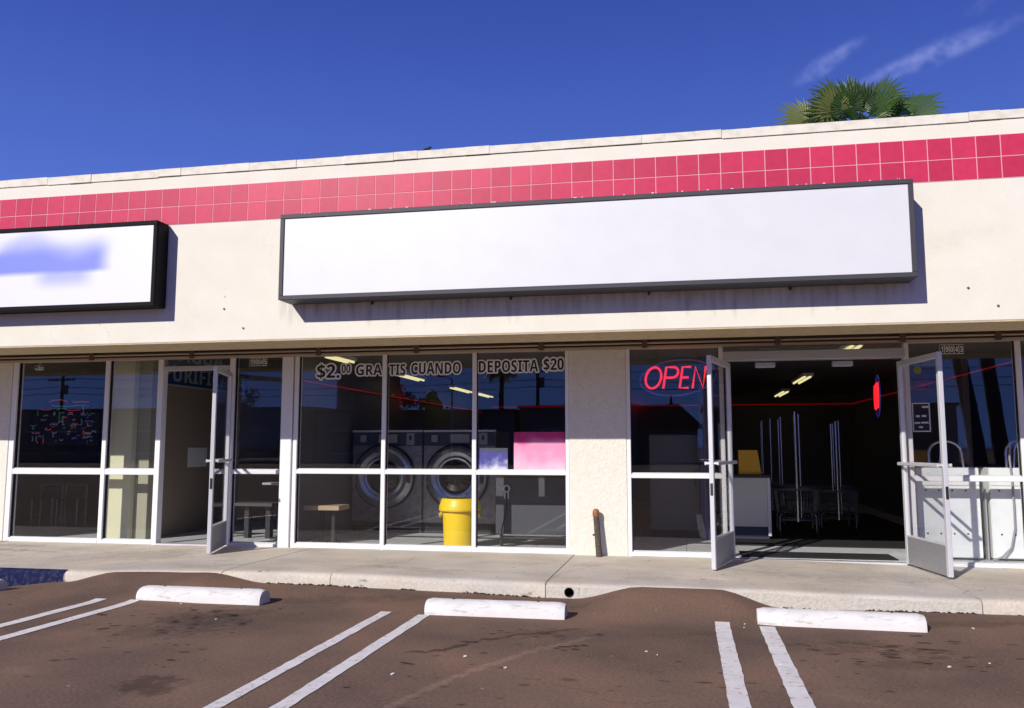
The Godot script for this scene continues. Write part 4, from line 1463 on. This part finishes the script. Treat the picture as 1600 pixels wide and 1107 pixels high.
# profile of (radius, forward) pairs turned round the z axis
func ring(st: SurfaceTool, prof: Array, n := 48) -> void:
	for i in prof.size() - 1:
		var p: Vector2 = prof[i]
		var q: Vector2 = prof[i + 1]
		var e := (q - p).normalized()
		var nn := Vector2(e.y, -e.x)
		if nn.y < -0.3 or (absf(nn.y) <= 0.3 and nn.x < 0.0 and p.x > 0.4):
			nn = -nn
		for k in n:
			var t0 := TAU * k / n
			var t1 := TAU * (k + 1) / n
			var d0 := Vector3(cos(t0), sin(t0), 0)
			var d1 := Vector3(cos(t1), sin(t1), 0)
			var f := Vector3(0, 0, 1)
			quads(st, d0 * p.x + f * p.y, d1 * p.x + f * p.y, d1 * q.x + f * q.y, d0 * q.x + f * q.y, d0 * nn.x + f * nn.y, d1 * nn.x + f * nn.y, d1 * nn.x + f * nn.y, d0 * nn.x + f * nn.y)

func laundry_cart(t: Node3D) -> void:
	var st := begin()
	var w := 0.265
	var d := 0.21
	for y in [0.64, 0.24]:
		var k := 1.0 if y > 0.5 else 0.86
		tube(st, [Vector3(-w * k, y, -d * k), Vector3(w * k, y, -d * k), Vector3(w * k, y, d * k), Vector3(-w * k, y, d * k)], 0.012, 8, true)
	part("rim", st.commit(), M.cart_steel, t)
	st = begin()
	for k in 13:
		var u := -1.0 + 2.0 * k / 12.0
		for s in [-1.0, 1.0]:
			cyl(st, Vector3(u * w, 0.64, s * d), Vector3(u * w * 0.9, 0.34, s * d * 0.88), 0.0022, 0.0022, 5, false)
			cyl(st, Vector3(s * w, 0.64, u * d), Vector3(s * w * 0.9, 0.34, u * d * 0.88), 0.0022, 0.0022, 5, false)
		cyl(st, Vector3(u * w * 0.9, 0.34, -d * 0.88), Vector3(u * w * 0.9, 0.34, d * 0.88), 0.0022, 0.0022, 5, false)
	for y in [0.54, 0.44, 0.34]:
		var k = 0.9 + 0.1 * (y - 0.34) / 0.3
		tube(st, [Vector3(-w * k, y, -d * k), Vector3(w * k, y, -d * k), Vector3(w * k, y, d * k), Vector3(-w * k, y, d * k)], 0.003, 5, true)
	part("basket", st.commit(), M.cart_steel, t)
	for sx in [-1.0, 1.0]:
		for sz in [-1.0, 1.0]:
			st = begin()
			tube(st, [Vector3(sx * w * 0.75, 0.32, sz * d * 0.86), Vector3(sx * w * 0.86, 0.30, sz * d * 0.86), Vector3(sx * w * 0.88, 0.22, sz * d * 0.86), Vector3(sx * w * 0.88, 0.1, sz * d * 0.86)], 0.012, 8)
			part("leg", st.commit(), M.cart_steel, t)
			st = begin()
			cyl(st, Vector3(sx * w * 0.88 - 0.012, 0.052, sz * d * 0.86), Vector3(sx * w * 0.88 + 0.012, 0.052, sz * d * 0.86), 0.05, 0.05, 14)
			part("caster", st.commit(), M.black_rubber, t)
	st = begin()
	cyl(st, Vector3(0.0, 0.22, d * 0.9), Vector3(0.0, 1.68, d * 0.9), 0.014, 0.014, 10)
	cyl(st, Vector3(0.035, 0.64, -d * 0.9), Vector3(0.035, 1.66, -d * 0.9), 0.014, 0.014, 10)
	part("pole", st.commit(), M.chrome, t)
	st = begin()
	cyl(st, Vector3(-0.0, 1.66, d * 0.9), Vector3(0.035, 1.66, -d * 0.9), 0.011, 0.011, 8)
	part("hanging_bar", st.commit(), M.chrome, t)

# ---------------------------------------------------------------- water shop contents
func build_water_shop() -> void:
	var b := thing("wall_banner", "blue banner with white AGUA PURIFICADA lettering inside the water shop", "banner", Vector3(-6.998, 0, 0))
	part("banner_cloth", box(Vector3(0, 2.095, -3.0), Vector3(0.008, 2.68, -0.64), 0.002), M.banner_blue, b)
	part("edge_strip", box(Vector3(0.0, 2.07, -3.0), Vector3(0.016, 2.095, -0.64), 0.003), M.banner_white, b)
	for q in [["AGUA", 1.0, 2.2, 2.43, 2.64], ["PURIFICADA", 0.66, 2.9, 2.135, 2.36]]:
		var t := text_mesh(q[0], 0.003)
		var xf := fit(t, q[1], q[2], q[3], q[4], 0.0)
		var rot := Transform3D(Basis(Vector3(0, 0, -1), Vector3(0, 1, 0), Vector3(1, 0, 0)), Vector3(0.0105, 0, 0))
		part("letters", baked(t, [rot * xf]), M.banner_white, b)
	tag(part("paper_notice", box(Vector3(-6.999, 0.93, -1.84), Vector3(-6.994, 1.21, -1.34), 0.0), M.paper_white, self), "pale paper notice on the dark wall beyond the door", "notice")
	# bench and table behind the sidelight
	var bn := thing("bench", "low dark bench behind the sidelight of the water shop", "bench", Vector3(-5.68, 0, -0.95))
	part("seat", box(Vector3(-0.29, 0.43, -0.16), Vector3(0.29, 0.475, 0.16), 0.005), M.dark_floor, bn)
	for x in [-0.13, 0.18]:
		part("leg", box(Vector3(x - 0.035, 0.0, -0.05), Vector3(x + 0.035, 0.43, 0.05), 0.004), M.black_metal, bn)
	var tb := thing("table", "small pale-topped table standing against the party wall", "table", Vector3(-5.22, 0, -0.95))
	part("tabletop", box(Vector3(-0.26, 0.72, -0.28), Vector3(0.26, 0.75, 0.28), 0.005), M.washer_label, tb)
	part("pedestal", box(Vector3(-0.03, 0.03, -0.03), Vector3(0.03, 0.72, 0.03), 0.004), M.black_metal, tb)
	part("foot", box(Vector3(-0.18, 0.0, -0.18), Vector3(0.18, 0.03, 0.18), 0.006), M.black_metal, tb)
	# two chairs deep behind the left window
	for k in 2:
		var c := thing("chair", ["metal framed chair nearer the left wall of the water shop", "metal framed chair nearer the cream post"][k], "chair", Vector3(-9.82 + 0.36 * k, 0, -2.0 - 0.1 * k), 0.3, "chairs in the water shop")
		part("seat", box(Vector3(-0.15, 0.40, -0.16), Vector3(0.15, 0.43, 0.16), 0.01), M.black_rubber, c)
		part("backrest", box(Vector3(-0.14, 0.46, -0.175), Vector3(0.14, 0.60, -0.16), 0.006), M.black_rubber, c)
		var st := begin()
		tube(st, [Vector3(-0.16, 0, -0.18), Vector3(-0.16, 0.63, -0.18), Vector3(0.16, 0.63, -0.18), Vector3(0.16, 0, -0.18)], 0.012, 8)
		part("back_frame", st.commit(), M.grey_aluminium, c)
		for s in [-1.0, 1.0]:
			st = begin()
			cyl(st, Vector3(s * 0.15, 0.0, 0.16), Vector3(s * 0.15, 0.41, 0.15), 0.012, 0.012, 8)
			part("leg", st.commit(), M.grey_aluminium, c)
	# coloured light sign in the window
	var ls := thing("led_sign", "dim multicoloured light sign hanging in the left window", "light sign", Vector3(-8.05, 1.55, -0.11))
	var r2 := RandomNumberGenerator.new()
	r2.seed = 4
	var st2 := begin()
	bx(st2, Vector3(-0.56, -0.31, -0.02), Vector3(0.50, 0.30, -0.014), 0.002)
	part("backing_board", st2.commit(), M.sign_black, ls)
	var arcs := [[-0.12, 0.27, 0.14, 0], [0.22, 0.26, 0.12, 0], [-0.02, 0.22, 0.2, 3], [0.22, 0.21, 0.12, 3], [-0.3, 0.17, 0.08, 0], [-0.06, 0.16, 0.07, 1], [0.12, 0.16, 0.1, 0], [0.28, 0.18, 0.06, 3]]
	for k in 74:
		arcs.append([r2.randf_range(-0.5, 0.44), r2.randf_range(-0.27, 0.14), r2.randf_range(0.012, 0.045), r2.randi_range(0, 4)])
	for a in arcs:
		var s3 := begin()
		var pp := []
		var bend := r2.randf_range(-0.02, 0.03)
		var up := r2.randf() < 0.35 and float(a[2]) < 0.07
		for i in 5:
			var u := -1.0 + 0.5 * i
			var q := Vector2(u * a[2], bend * (1.0 - u * u))
			pp.append(Vector3(a[0] + (q.y if up else q.x), a[1] + (q.x if up else q.y), -0.006))
		tube(s3, pp, 0.0065, 6)
		part("light_segment", s3.commit(), M["led_%d" % int(a[3])], ls)
	lamp(Vector3(-8.05, 1.55, -0.07), Color(0.8, 0.6, 0.8), 0.002, "led_sign_light")
	var cm := thing("security_camera", "small white camera at the top of the left window", "camera", Vector3(-8.53, 2.28, -0.16))
	var cs := begin()
	bx(cs, Vector3(-0.04, -0.03, -0.05), Vector3(0.04, 0.03, 0.05), 0.012)
	part("body", cs.commit(), M.paper_white, cm)
	cs = begin()
	cyl(cs, Vector3(0, 0, 0.05), Vector3(0, 0, 0.065), 0.018, 0.016, 14)
	part("lens", cs.commit(), M.black_rubber, cm)
	cs = begin()
	cyl(cs, Vector3(0, 0.03, 0), Vector3(0, 0.13, -0.03), 0.01, 0.01, 8)
	part("bracket", cs.commit(), M.paper_white, cm)

# ---------------------------------------------------------------- small outdoor things
func build_small() -> void:
	# rusty pipe stub before the pier
	var p := thing("pipe_stub", "rusty capped pipe stub leaning against the stucco pier", "pipe", Vector3(-0.968, -0.004, 0.10))
	var st := begin()
	cyl(st, Vector3(0.012, 0, 0.02), Vector3(-0.022, 0.46, -0.01), 0.036, 0.033, 16)
	part("pipe", st.commit(), M.rust, p)
	st = begin()
	lathe(st, [Vector2(0.039, -0.002), Vector2(0.040, 0.04), Vector2(0.034, 0.065), Vector2(0.018, 0.08), Vector2(0.0, 0.084)], 16, Vector3(-0.022, 0.445, -0.01))
	part("cap", st.commit(), M.copper_rust, p)
	st = begin()
	cyl(st, Vector3(-0.03, 0.24, 0.02), Vector3(-0.06, 0.24, 0.02), 0.012, 0.010, 8)
	part("valve_nub", st.commit(), M.rust, p)
	# stubs left in the fascia
	for q in [[2.532, 2.635, "grey bolt head on the fascia right of the long sign"], [2.769, 2.465, "hooked bolt low on the fascia near the right edge"], [-4.773, 2.679, "bolt head on the fascia between the two signs"], [-4.543, 2.466, "tiny bolt just above the soffit between the signs"]]:
		var b := thing("wall_bolt", q[2], "bolt", Vector3(q[0], q[1], FZ), 0.0, "old bolts in the fascia")
		st = begin()
		cyl(st, Vector3(0, 0, -0.002), Vector3(0, 0, 0.008), 0.012, 0.011, 12)
		part("washer_plate", st.commit(), M.steel_bolt, b)
		st = begin()
		cyl(st, Vector3(0, 0, 0.01), Vector3(0, -0.003, 0.016), 0.006, 0.006, 8)
		part("stud", st.commit(), M.steel_bolt, b)
	# bird on the coping
	var bird := thing("bird", "small black bird perched on the coping above the long sign", "bird", Vector3(-2.571, 4.262, 1.56), 0.5)
	part("body", bird_body(), M.feather_black, bird)
	# painted kerb
	var rows := []
	for q in [[2.03, 0.004], [2.056, -0.0005], [2.082, -0.0105], [2.0965, -0.027], [2.1025, -0.05], [2.1065, -0.13], [2.1085, -0.29]]:
		var row := []
		for k in 25:
			var x := lerpf(-8.66, -6.18, k / 24.0)
			row.append(Vector3(x, walk_y(x, KZ) + q[1], q[0] + 0.002))
		rows.append(row)
	tag(part("kerb_paint", sheet(rows, func(v): return Vector2(v.x, v.y)), M.kerb_blue_paint, self), "dark blue paint on the kerb face at the left edge", "paint")
	# dirt and leaf crumbs along the kerb foot, litter on the asphalt
	st = begin()
	for span in [[-3.95, -2.9, 70], [-2.6, -2.45, 14], [-2.0, -1.3, 55], [1.45, 2.3, 60], [0.8, 1.1, 14], [2.5, 4.5, 30]]:
		for k in int(span[2]):
			var x := rng.randf_range(span[0], span[1])
			var z := KZ + 0.008 + absf(rng.randfn(0.0, 0.009))
			var s := rng.randf_range(0.003, 0.009)
			var xf := Transform3D(Basis.from_euler(Vector3(rng.randf() * 0.6, rng.randf() * TAU, rng.randf() * 0.6)), Vector3(x, ground_y(x, z) + s * 0.4, z))
			bx(st, Vector3(-s * 2.2, -s * 0.3, -s), Vector3(s * 2.2, s * 0.3, s), 0.0, xf)
	tag(part("debris", st.commit(), M.dirt, self), "dry dirt and leaf crumbs lying along the kerb foot", "debris", "", "stuff")
	st = begin()
	for k in 20:
		var x := rng.randf_range(-6.5, 3.2)
		var z := rng.randf_range(2.6, 5.4)
		var s := rng.randf_range(0.003, 0.008)
		var xf := Transform3D(Basis.from_euler(Vector3(0.1, rng.randf() * TAU, 0.15)), Vector3(x, ground_y(x, z) + 0.004, z))
		bx(st, Vector3(-s * 1.4, -0.002, -s), Vector3(s * 1.4, 0.003, s), 0.0, xf)
	tag(part("litter", st.commit(), M.paper_white, self), "tiny pale litter scattered over the asphalt", "litter", "", "stuff")

func bird_body() -> ArrayMesh:
	# body, neck and head as rings along a bent spine, then a flat tail
	var st := begin()
	var sp := [[Vector3(-0.075, 0.012, 0), 0.005], [Vector3(-0.045, 0.024, 0), 0.010], [Vector3(-0.02, 0.036, 0), 0.020], [Vector3(0.005, 0.046, 0), 0.022], [Vector3(0.022, 0.06, 0), 0.015], [Vector3(0.03, 0.072, 0), 0.013], [Vector3(0.038, 0.078, 0), 0.010], [Vector3(0.047, 0.077, 0), 0.004], [Vector3(0.058, 0.075, 0), 0.001]]
	for i in sp.size() - 1:
		cyl(st, sp[i][0], sp[i + 1][0], sp[i][1], sp[i + 1][1], 10, false)
	for s in [-0.008, 0.008]:
		cyl(st, Vector3(0.002, 0.03, s), Vector3(0.006, 0.0, s), 0.002, 0.002, 5)
	return st.commit()

# ---------------------------------------------------------------- palms and trees
func fan_leaf(seed_: int) -> ArrayMesh:
	var r := RandomNumberGenerator.new()
	r.seed = seed_
	var st := begin()
	var n := 27
	for k in n:
		var a := deg_to_rad(-118.0 + 236.0 * k / (n - 1))
		var len := 0.62 * (0.78 + 0.22 * cos(a)) * r.randf_range(0.9, 1.06)
		var dir := Vector3(sin(a), 0, cos(a))
		var side := Vector3(cos(a), 0, -sin(a))
		var fold := Vector3(0, 0.018 if k % 2 == 0 else 0.012, 0)
		var wide := deg_to_rad(236.0 / (n - 1)) * 0.5
		var cup := 0.20
		var p0 := dir * 0.02
		var pm := dir * len * 0.60 + Vector3(0, cup * 0.5, 0)
		var pt := dir * len * 1.04 + Vector3(0, cup * 0.4 - r.randf_range(0.0, 0.26), 0) + side * r.randf_range(-0.02, 0.02)
		var wl := len * 0.60 * wide * 1.0
		var a1 := pm - side * wl
		var a2 := pm + side * wl
		var nrm := (Vector3.UP + side * 0.4).normalized()
		var nrm2 := (Vector3.UP - side * 0.4).normalized()
		tri(st, p0, a1, pm + fold, nrm2, nrm2, nrm2)
		tri(st, p0, pm + fold, a2, nrm, nrm, nrm)
		tri(st, a1, pm + fold, pt, nrm2, nrm2, nrm2)
		tri(st, pm + fold, a2, pt, nrm, nrm, nrm)
	return st.commit()

func palm(called: String, label: String, base: Vector3, top: Vector3, r0: float, fronds: int, size: float, group := "", placed := []) -> void:
	var t := thing(called, label, "palm tree", base, 0.0, group)
	var rr := RandomNumberGenerator.new()
	rr.seed = int(absf(base.x * 131.0 + base.z * 17.0)) + 3
	var st := begin()
	var up := top - base
	var n := 14
	for k in n:
		var a := up * (k / float(n)) + Vector3(sin(k * 0.5) * 0.03, 0, 0)
		var b := up * ((k + 1) / float(n)) + Vector3(sin((k + 1) * 0.5) * 0.03, 0, 0)
		cyl(st, a, b, r0 * (1.0 - 0.35 * k / n) * (1.06 if k % 2 == 0 else 0.98), r0 * (1.0 - 0.35 * (k + 1) / n), 14, false)
	part("trunk", st.commit(), M.palm_trunk, t)
	var crown := node("crown", t, up)
	for k in fronds:
		var az := k * 2.39996 + rr.randf_range(-0.2, 0.2)
		var el := lerpf(1.35, -0.55, pow(k / float(fronds - 1), 0.85)) + rr.randf_range(-0.12, 0.12)
		var dir := Vector3(cos(az) * cos(el), sin(el), sin(az) * cos(el))
		var old := el < -0.2
		if k < placed.size():
			# fans that face the street: lean to the side, lean forward, both in degrees
			var q: Array = placed[k]
			dir = Vector3(sin(deg_to_rad(q[0])), cos(deg_to_rad(q[0])), sin(deg_to_rad(q[1]))).normalized()
			old = q[2]
		var fr := node("frond", crown)
		var plen := rr.randf_range(0.55, 0.8) * size
		if k < placed.size() and placed[k].size() > 3:
			plen *= placed[k][3]
		var tip := dir * plen + Vector3(0, -0.06 * cos(el), 0) * size
		var ps := begin()
		tube(ps, [dir * 0.05, dir * plen * 0.5 + Vector3(0, 0.02, 0), tip], 0.016 * size, 6)
		part("petiole", ps.commit(), M.petiole, fr)
		var bl := part("blade", leaves[k % 3], M["frond_%d" % (2 if old else (k % 5) / 3)], fr, tip)
		var z := (dir + Vector3(0, -0.12, 0)).normalized()
		var x := Vector3.UP.cross(z).normalized()
		if x.length() < 0.1:
			x = Vector3.RIGHT
		var bs := Basis(x, z.cross(x).normalized(), z)
		if k < placed.size():
			z = dir
			x = Vector3(0, 0.15, 1).cross(z).normalized()
			bs = Basis(x, z.cross(x).normalized(), z)
		bl.basis = bs.rotated(z, rr.randf_range(-0.7, 0.7) * (0.35 if k < placed.size() else 1.0)).scaled(Vector3.ONE * size * rr.randf_range(0.9, 1.15))

var leaves := []
func build_palm() -> void:
	for k in 3:
		leaves.append(fan_leaf(50 + k))
	palm("fan_palm", "fan palm with green fronds showing above the parapet", Vector3(4.45, -0.2, -12.2), Vector3(4.45, 9.06, -12.2), 0.22, 34, 1.16, "", [[-40.0, 16.0, false, 1.15], [-8.0, -8.0, false, 1.1], [36.0, 14.0, false, 1.2], [6.0, 30.0, false], [-76.0, 12.0, true, 1.55], [74.0, 12.0, false, 1.6], [-68.0, 0.0, false, 1.3], [66.0, 0.0, false, 1.3], [16.0, -14.0, false], [-58.0, 14.0, false], [52.0, -6.0, false], [-24.0, 30.0, false], [40.0, 30.0, false], [-48.0, 28.0, true], [8.0, 4.0, false]])

func leaf_ball(st: SurfaceTool, c: Vector3, r: Vector3, count: int, size: float, rr: RandomNumberGenerator) -> void:
	for k in count:
		var d := Vector3(rr.randfn(), rr.randfn(), rr.randfn()).normalized() * pow(rr.randf(), 0.45)
		var p := c + d * r
		var n := (d + Vector3(rr.randfn(), rr.randfn(), rr.randfn()) * 0.6).normalized()
		var f := frame_of(n)
		var s := size * rr.randf_range(0.6, 1.4)
		quad(st, p - f.x * s, p - f.y * s * 0.6, p + f.x * s, p + f.y * s * 0.6, n)

# what the shop windows mirror: the far side of the street behind the camera
func build_across_street() -> void:
	var Z := 66.0
	# low shop rows, mirrored as the dark band below the sky
	var blocks := [[-72.0, -34.5, 5.0, "long low tan building across the street, leftmost"], [-34.0, -15.0, 4.6, "low grey building across the street below the tower"], [-14.5, -4.0, 4.9, "low tan building across the street behind the palm"], [1.8, 22.0, 4.8, "low grey building across the street, rightmost"]]
	for i in blocks.size():
		var q = blocks[i]
		var b := thing("street_building", q[3], "building", Vector3(q[0], -0.14, Z), 0.0, "buildings across the street")
		var w: float = q[1] - q[0]
		part("wall", box(Vector3(0, 0, 0), Vector3(w, q[2], 10), 0.02), M.far_wall if i % 2 == 0 else M.far_wall_grey, b)
		part("roof", box(Vector3(-0.2, q[2], -0.2), Vector3(w + 0.2, q[2] + 0.25, 10.2), 0.03), M.far_roof, b)
		var k := 1.5
		while k < w - 3.0:
			var wn := node("window", b)
			part("pane", box(Vector3(k, 0.9, -0.02), Vector3(k + 2.2, 2.9, 0.01), 0.0), M.far_glass, wn)
			part("frame", box(Vector3(k - 0.1, 2.9, -0.06), Vector3(k + 2.3, 3.05, 0.0), 0.01), M.pale_aluminium, wn)
			part("sill", box(Vector3(k - 0.1, 0.75, -0.08), Vector3(k + 2.3, 0.9, 0.0), 0.01), M.pale_aluminium, wn)
			k += 4.2
		part("door", box(Vector3(w - 2.4, 0, -0.03), Vector3(w - 1.3, 2.3, 0.01), 0.0), M.dark_trim, b)
	# gabled house with a finial, mirrored behind the neon sign
	var h := thing("gabled_house", "gabled house with a roof finial across the street", "building", Vector3(-4.7, -0.14, Z + 2))
	part("wall", box(Vector3(0, 0, 0), Vector3(5.9, 3.2, 8), 0.02), M.far_wall, h)
	var st := begin()
	slab_poly(st, PackedVector2Array([Vector2(-0.3, 3.2), Vector2(6.5, 3.2), Vector2(4.3, 5.25), Vector2(0.1, 5.15)]), -0.4, 8.4)
	part("roof", st.commit(), M.far_roof, h)
	st = begin()
	cyl(st, Vector3(3.62, 5.15, 1), Vector3(3.62, 6.25, 1), 0.22, 0.02, 10)
	part("finial", st.commit(), M.far_roof, h)
	# tall block
	var tw := thing("office_block", "tall dark office block across the street", "building", Vector3(-37.2, -0.14, Z + 12))
	part("wall", box(Vector3(0, 0, 0), Vector3(5.2, 11.0, 6), 0.03), M.far_wall_grey, tw)
	part("roof", box(Vector3(-0.15, 11.0, -0.15), Vector3(5.35, 11.25, 6.15), 0.03), M.far_roof, tw)
	for r in 4:
		for c in 3:
			part("window", box(Vector3(0.5 + 1.55 * c, 1.0 + 2.5 * r, -0.03), Vector3(1.6 + 1.55 * c, 2.5 + 2.5 * r, 0.01), 0.0), M.far_glass, tw)
	# utility poles and wires
	for q in [[-68.3, 74.0, 9.75, "utility pole with double crossarm across the street, leftmost"], [-14.2, 74.0, 9.75, "utility pole with double crossarm behind the street palm"], [40.0, 74.0, 9.75, "utility pole with double crossarm across the street, rightmost"]]:
		var p := thing("utility_pole", q[3], "utility pole", Vector3(q[0], -0.14, q[1]), 0.0, "utility poles across the street")
		st = begin()
		cyl(st, Vector3(0, 0, 0), Vector3(0, q[2] + 0.9, 0), 0.21, 0.15, 12)
		part("pole", st.commit(), M.pole_wood, p)
		for y in [q[2], q[2] - 0.9]:
			part("crossarm", box(Vector3(-1.7, y, -0.25), Vector3(1.7, y + 0.16, -0.1), 0.01), M.pole_wood, p)
			for x in [-1.5, -0.7, 0.7, 1.5]:
				st = begin()
				lathe(st, [Vector2(0.05, 0.0), Vector2(0.09, 0.08), Vector2(0.05, 0.14), Vector2(0.0, 0.22)], 10, Vector3(x, y + 0.15, -0.17))
				part("insulator", st.commit(), M.far_wall_grey, p)
		st = begin()
		cyl(st, Vector3(0.42, q[2] - 2.4, 0), Vector3(0.42, q[2] - 1.4, 0), 0.26, 0.26, 14)
		part("transformer", st.commit(), M.far_wall_grey, p)
	var wi := 0
	for q in [[9.95, 0.0], [9.0, 0.2], [8.0, 0.5], [7.3, 0.3]]:
		var s2 := begin()
		for span in [[-122.0, -68.3], [-68.3, -14.2], [-14.2, 40.0]]:
			var pts := []
			for k in 15:
				var u := k / 14.0
				pts.append(Vector3(lerpf(span[0], span[1], u), q[0] - 2.6 * u * (1.0 - u), 73.8))
			tube(s2, pts, 0.03, 5)
		tag(part("power_line", s2.commit(), M.wire_black, self), ["topmost power line across the street", "second power line from the top across the street", "third power line from the top across the street", "lowest power line across the street"][wi], "power line", "power lines across the street")
		wi += 1
	# street lamp
	var sl := thing("street_lamp", "tall street lamp with a short arm across the street", "street lamp", Vector3(-19.75, -0.14, 62.0))
	st = begin()
	cyl(st, Vector3.ZERO, Vector3(0, 7.3, 0), 0.12, 0.08, 10)
	part("post", st.commit(), M.grey_aluminium, sl)
	st = begin()
	tube(st, [Vector3(0, 7.2, 0), Vector3(-0.3, 7.5, 0), Vector3(-0.8, 7.6, 0)], 0.05, 8)
	part("arm", st.commit(), M.grey_aluminium, sl)
	part("lamp_head", box(Vector3(-1.3, 7.52, -0.15), Vector3(-0.7, 7.68, 0.15), 0.04), M.grey_aluminium, sl)
	# trees and palms
	for q in [[-25.4, 64.0, 7.0, 1.9, "round bushy tree left of the street lamp, taller"], [-22.6, 64.5, 6.0, 1.4, "round bushy tree left of the street lamp, shorter"], [2.9, 64.0, 4.2, 1.3, "bushy tree beside the gabled house"], [-43.0, 65.0, 6.6, 2.0, "bushy tree across the street below the leftmost wires"]]:
		var t := thing("street_tree", q[4], "tree", Vector3(q[0], -0.14, q[1]), 0.0, "trees across the street")
		st = begin()
		cyl(st, Vector3.ZERO, Vector3(0.1, q[2] * 0.45, 0), 0.22, 0.14, 10)
		for k in 5:
			var a := TAU * k / 5.0
			cyl(st, Vector3(0.1, q[2] * 0.42, 0), Vector3(cos(a) * q[3] * 0.6, q[2] * 0.68, sin(a) * q[3] * 0.6), 0.1, 0.04, 8)
		part("trunk", st.commit(), M.pole_wood, t)
		st = begin()
		var rr := RandomNumberGenerator.new()
		rr.seed = int(q[0] * -10.0) + 900
		for k in 11:
			var c := Vector3(rr.randfn(0, q[3] * 0.45), q[2] - q[3] * 0.7 + rr.randfn(0, q[3] * 0.4), rr.randfn(0, q[3] * 0.45))
			leaf_ball(st, c, Vector3.ONE * q[3] * rr.randf_range(0.35, 0.55), 170, 0.14, rr)
		part("crown", st.commit(), M.leaf_dark, t)
	palm("street_palm", "fan palm across the street behind the tan building", Vector3(-17.1, -0.14, 70.0), Vector3(-17.0, 8.6, 70.0), 0.3, 34, 1.5, "palms across the street")
	palm("street_palm", "leaning palm trunk mirrored in the right window, nearer the door", Vector3(11.5, -0.14, 27.0), Vector3(10.3, 10.0, 27.0), 0.32, 26, 1.5, "palms across the street")
	palm("street_palm", "leaning palm trunk mirrored in the right window, nearer the edge", Vector3(12.4, -0.14, 27.3), Vector3(11.6, 10.4, 27.3), 0.30, 26, 1.5, "palms across the street")
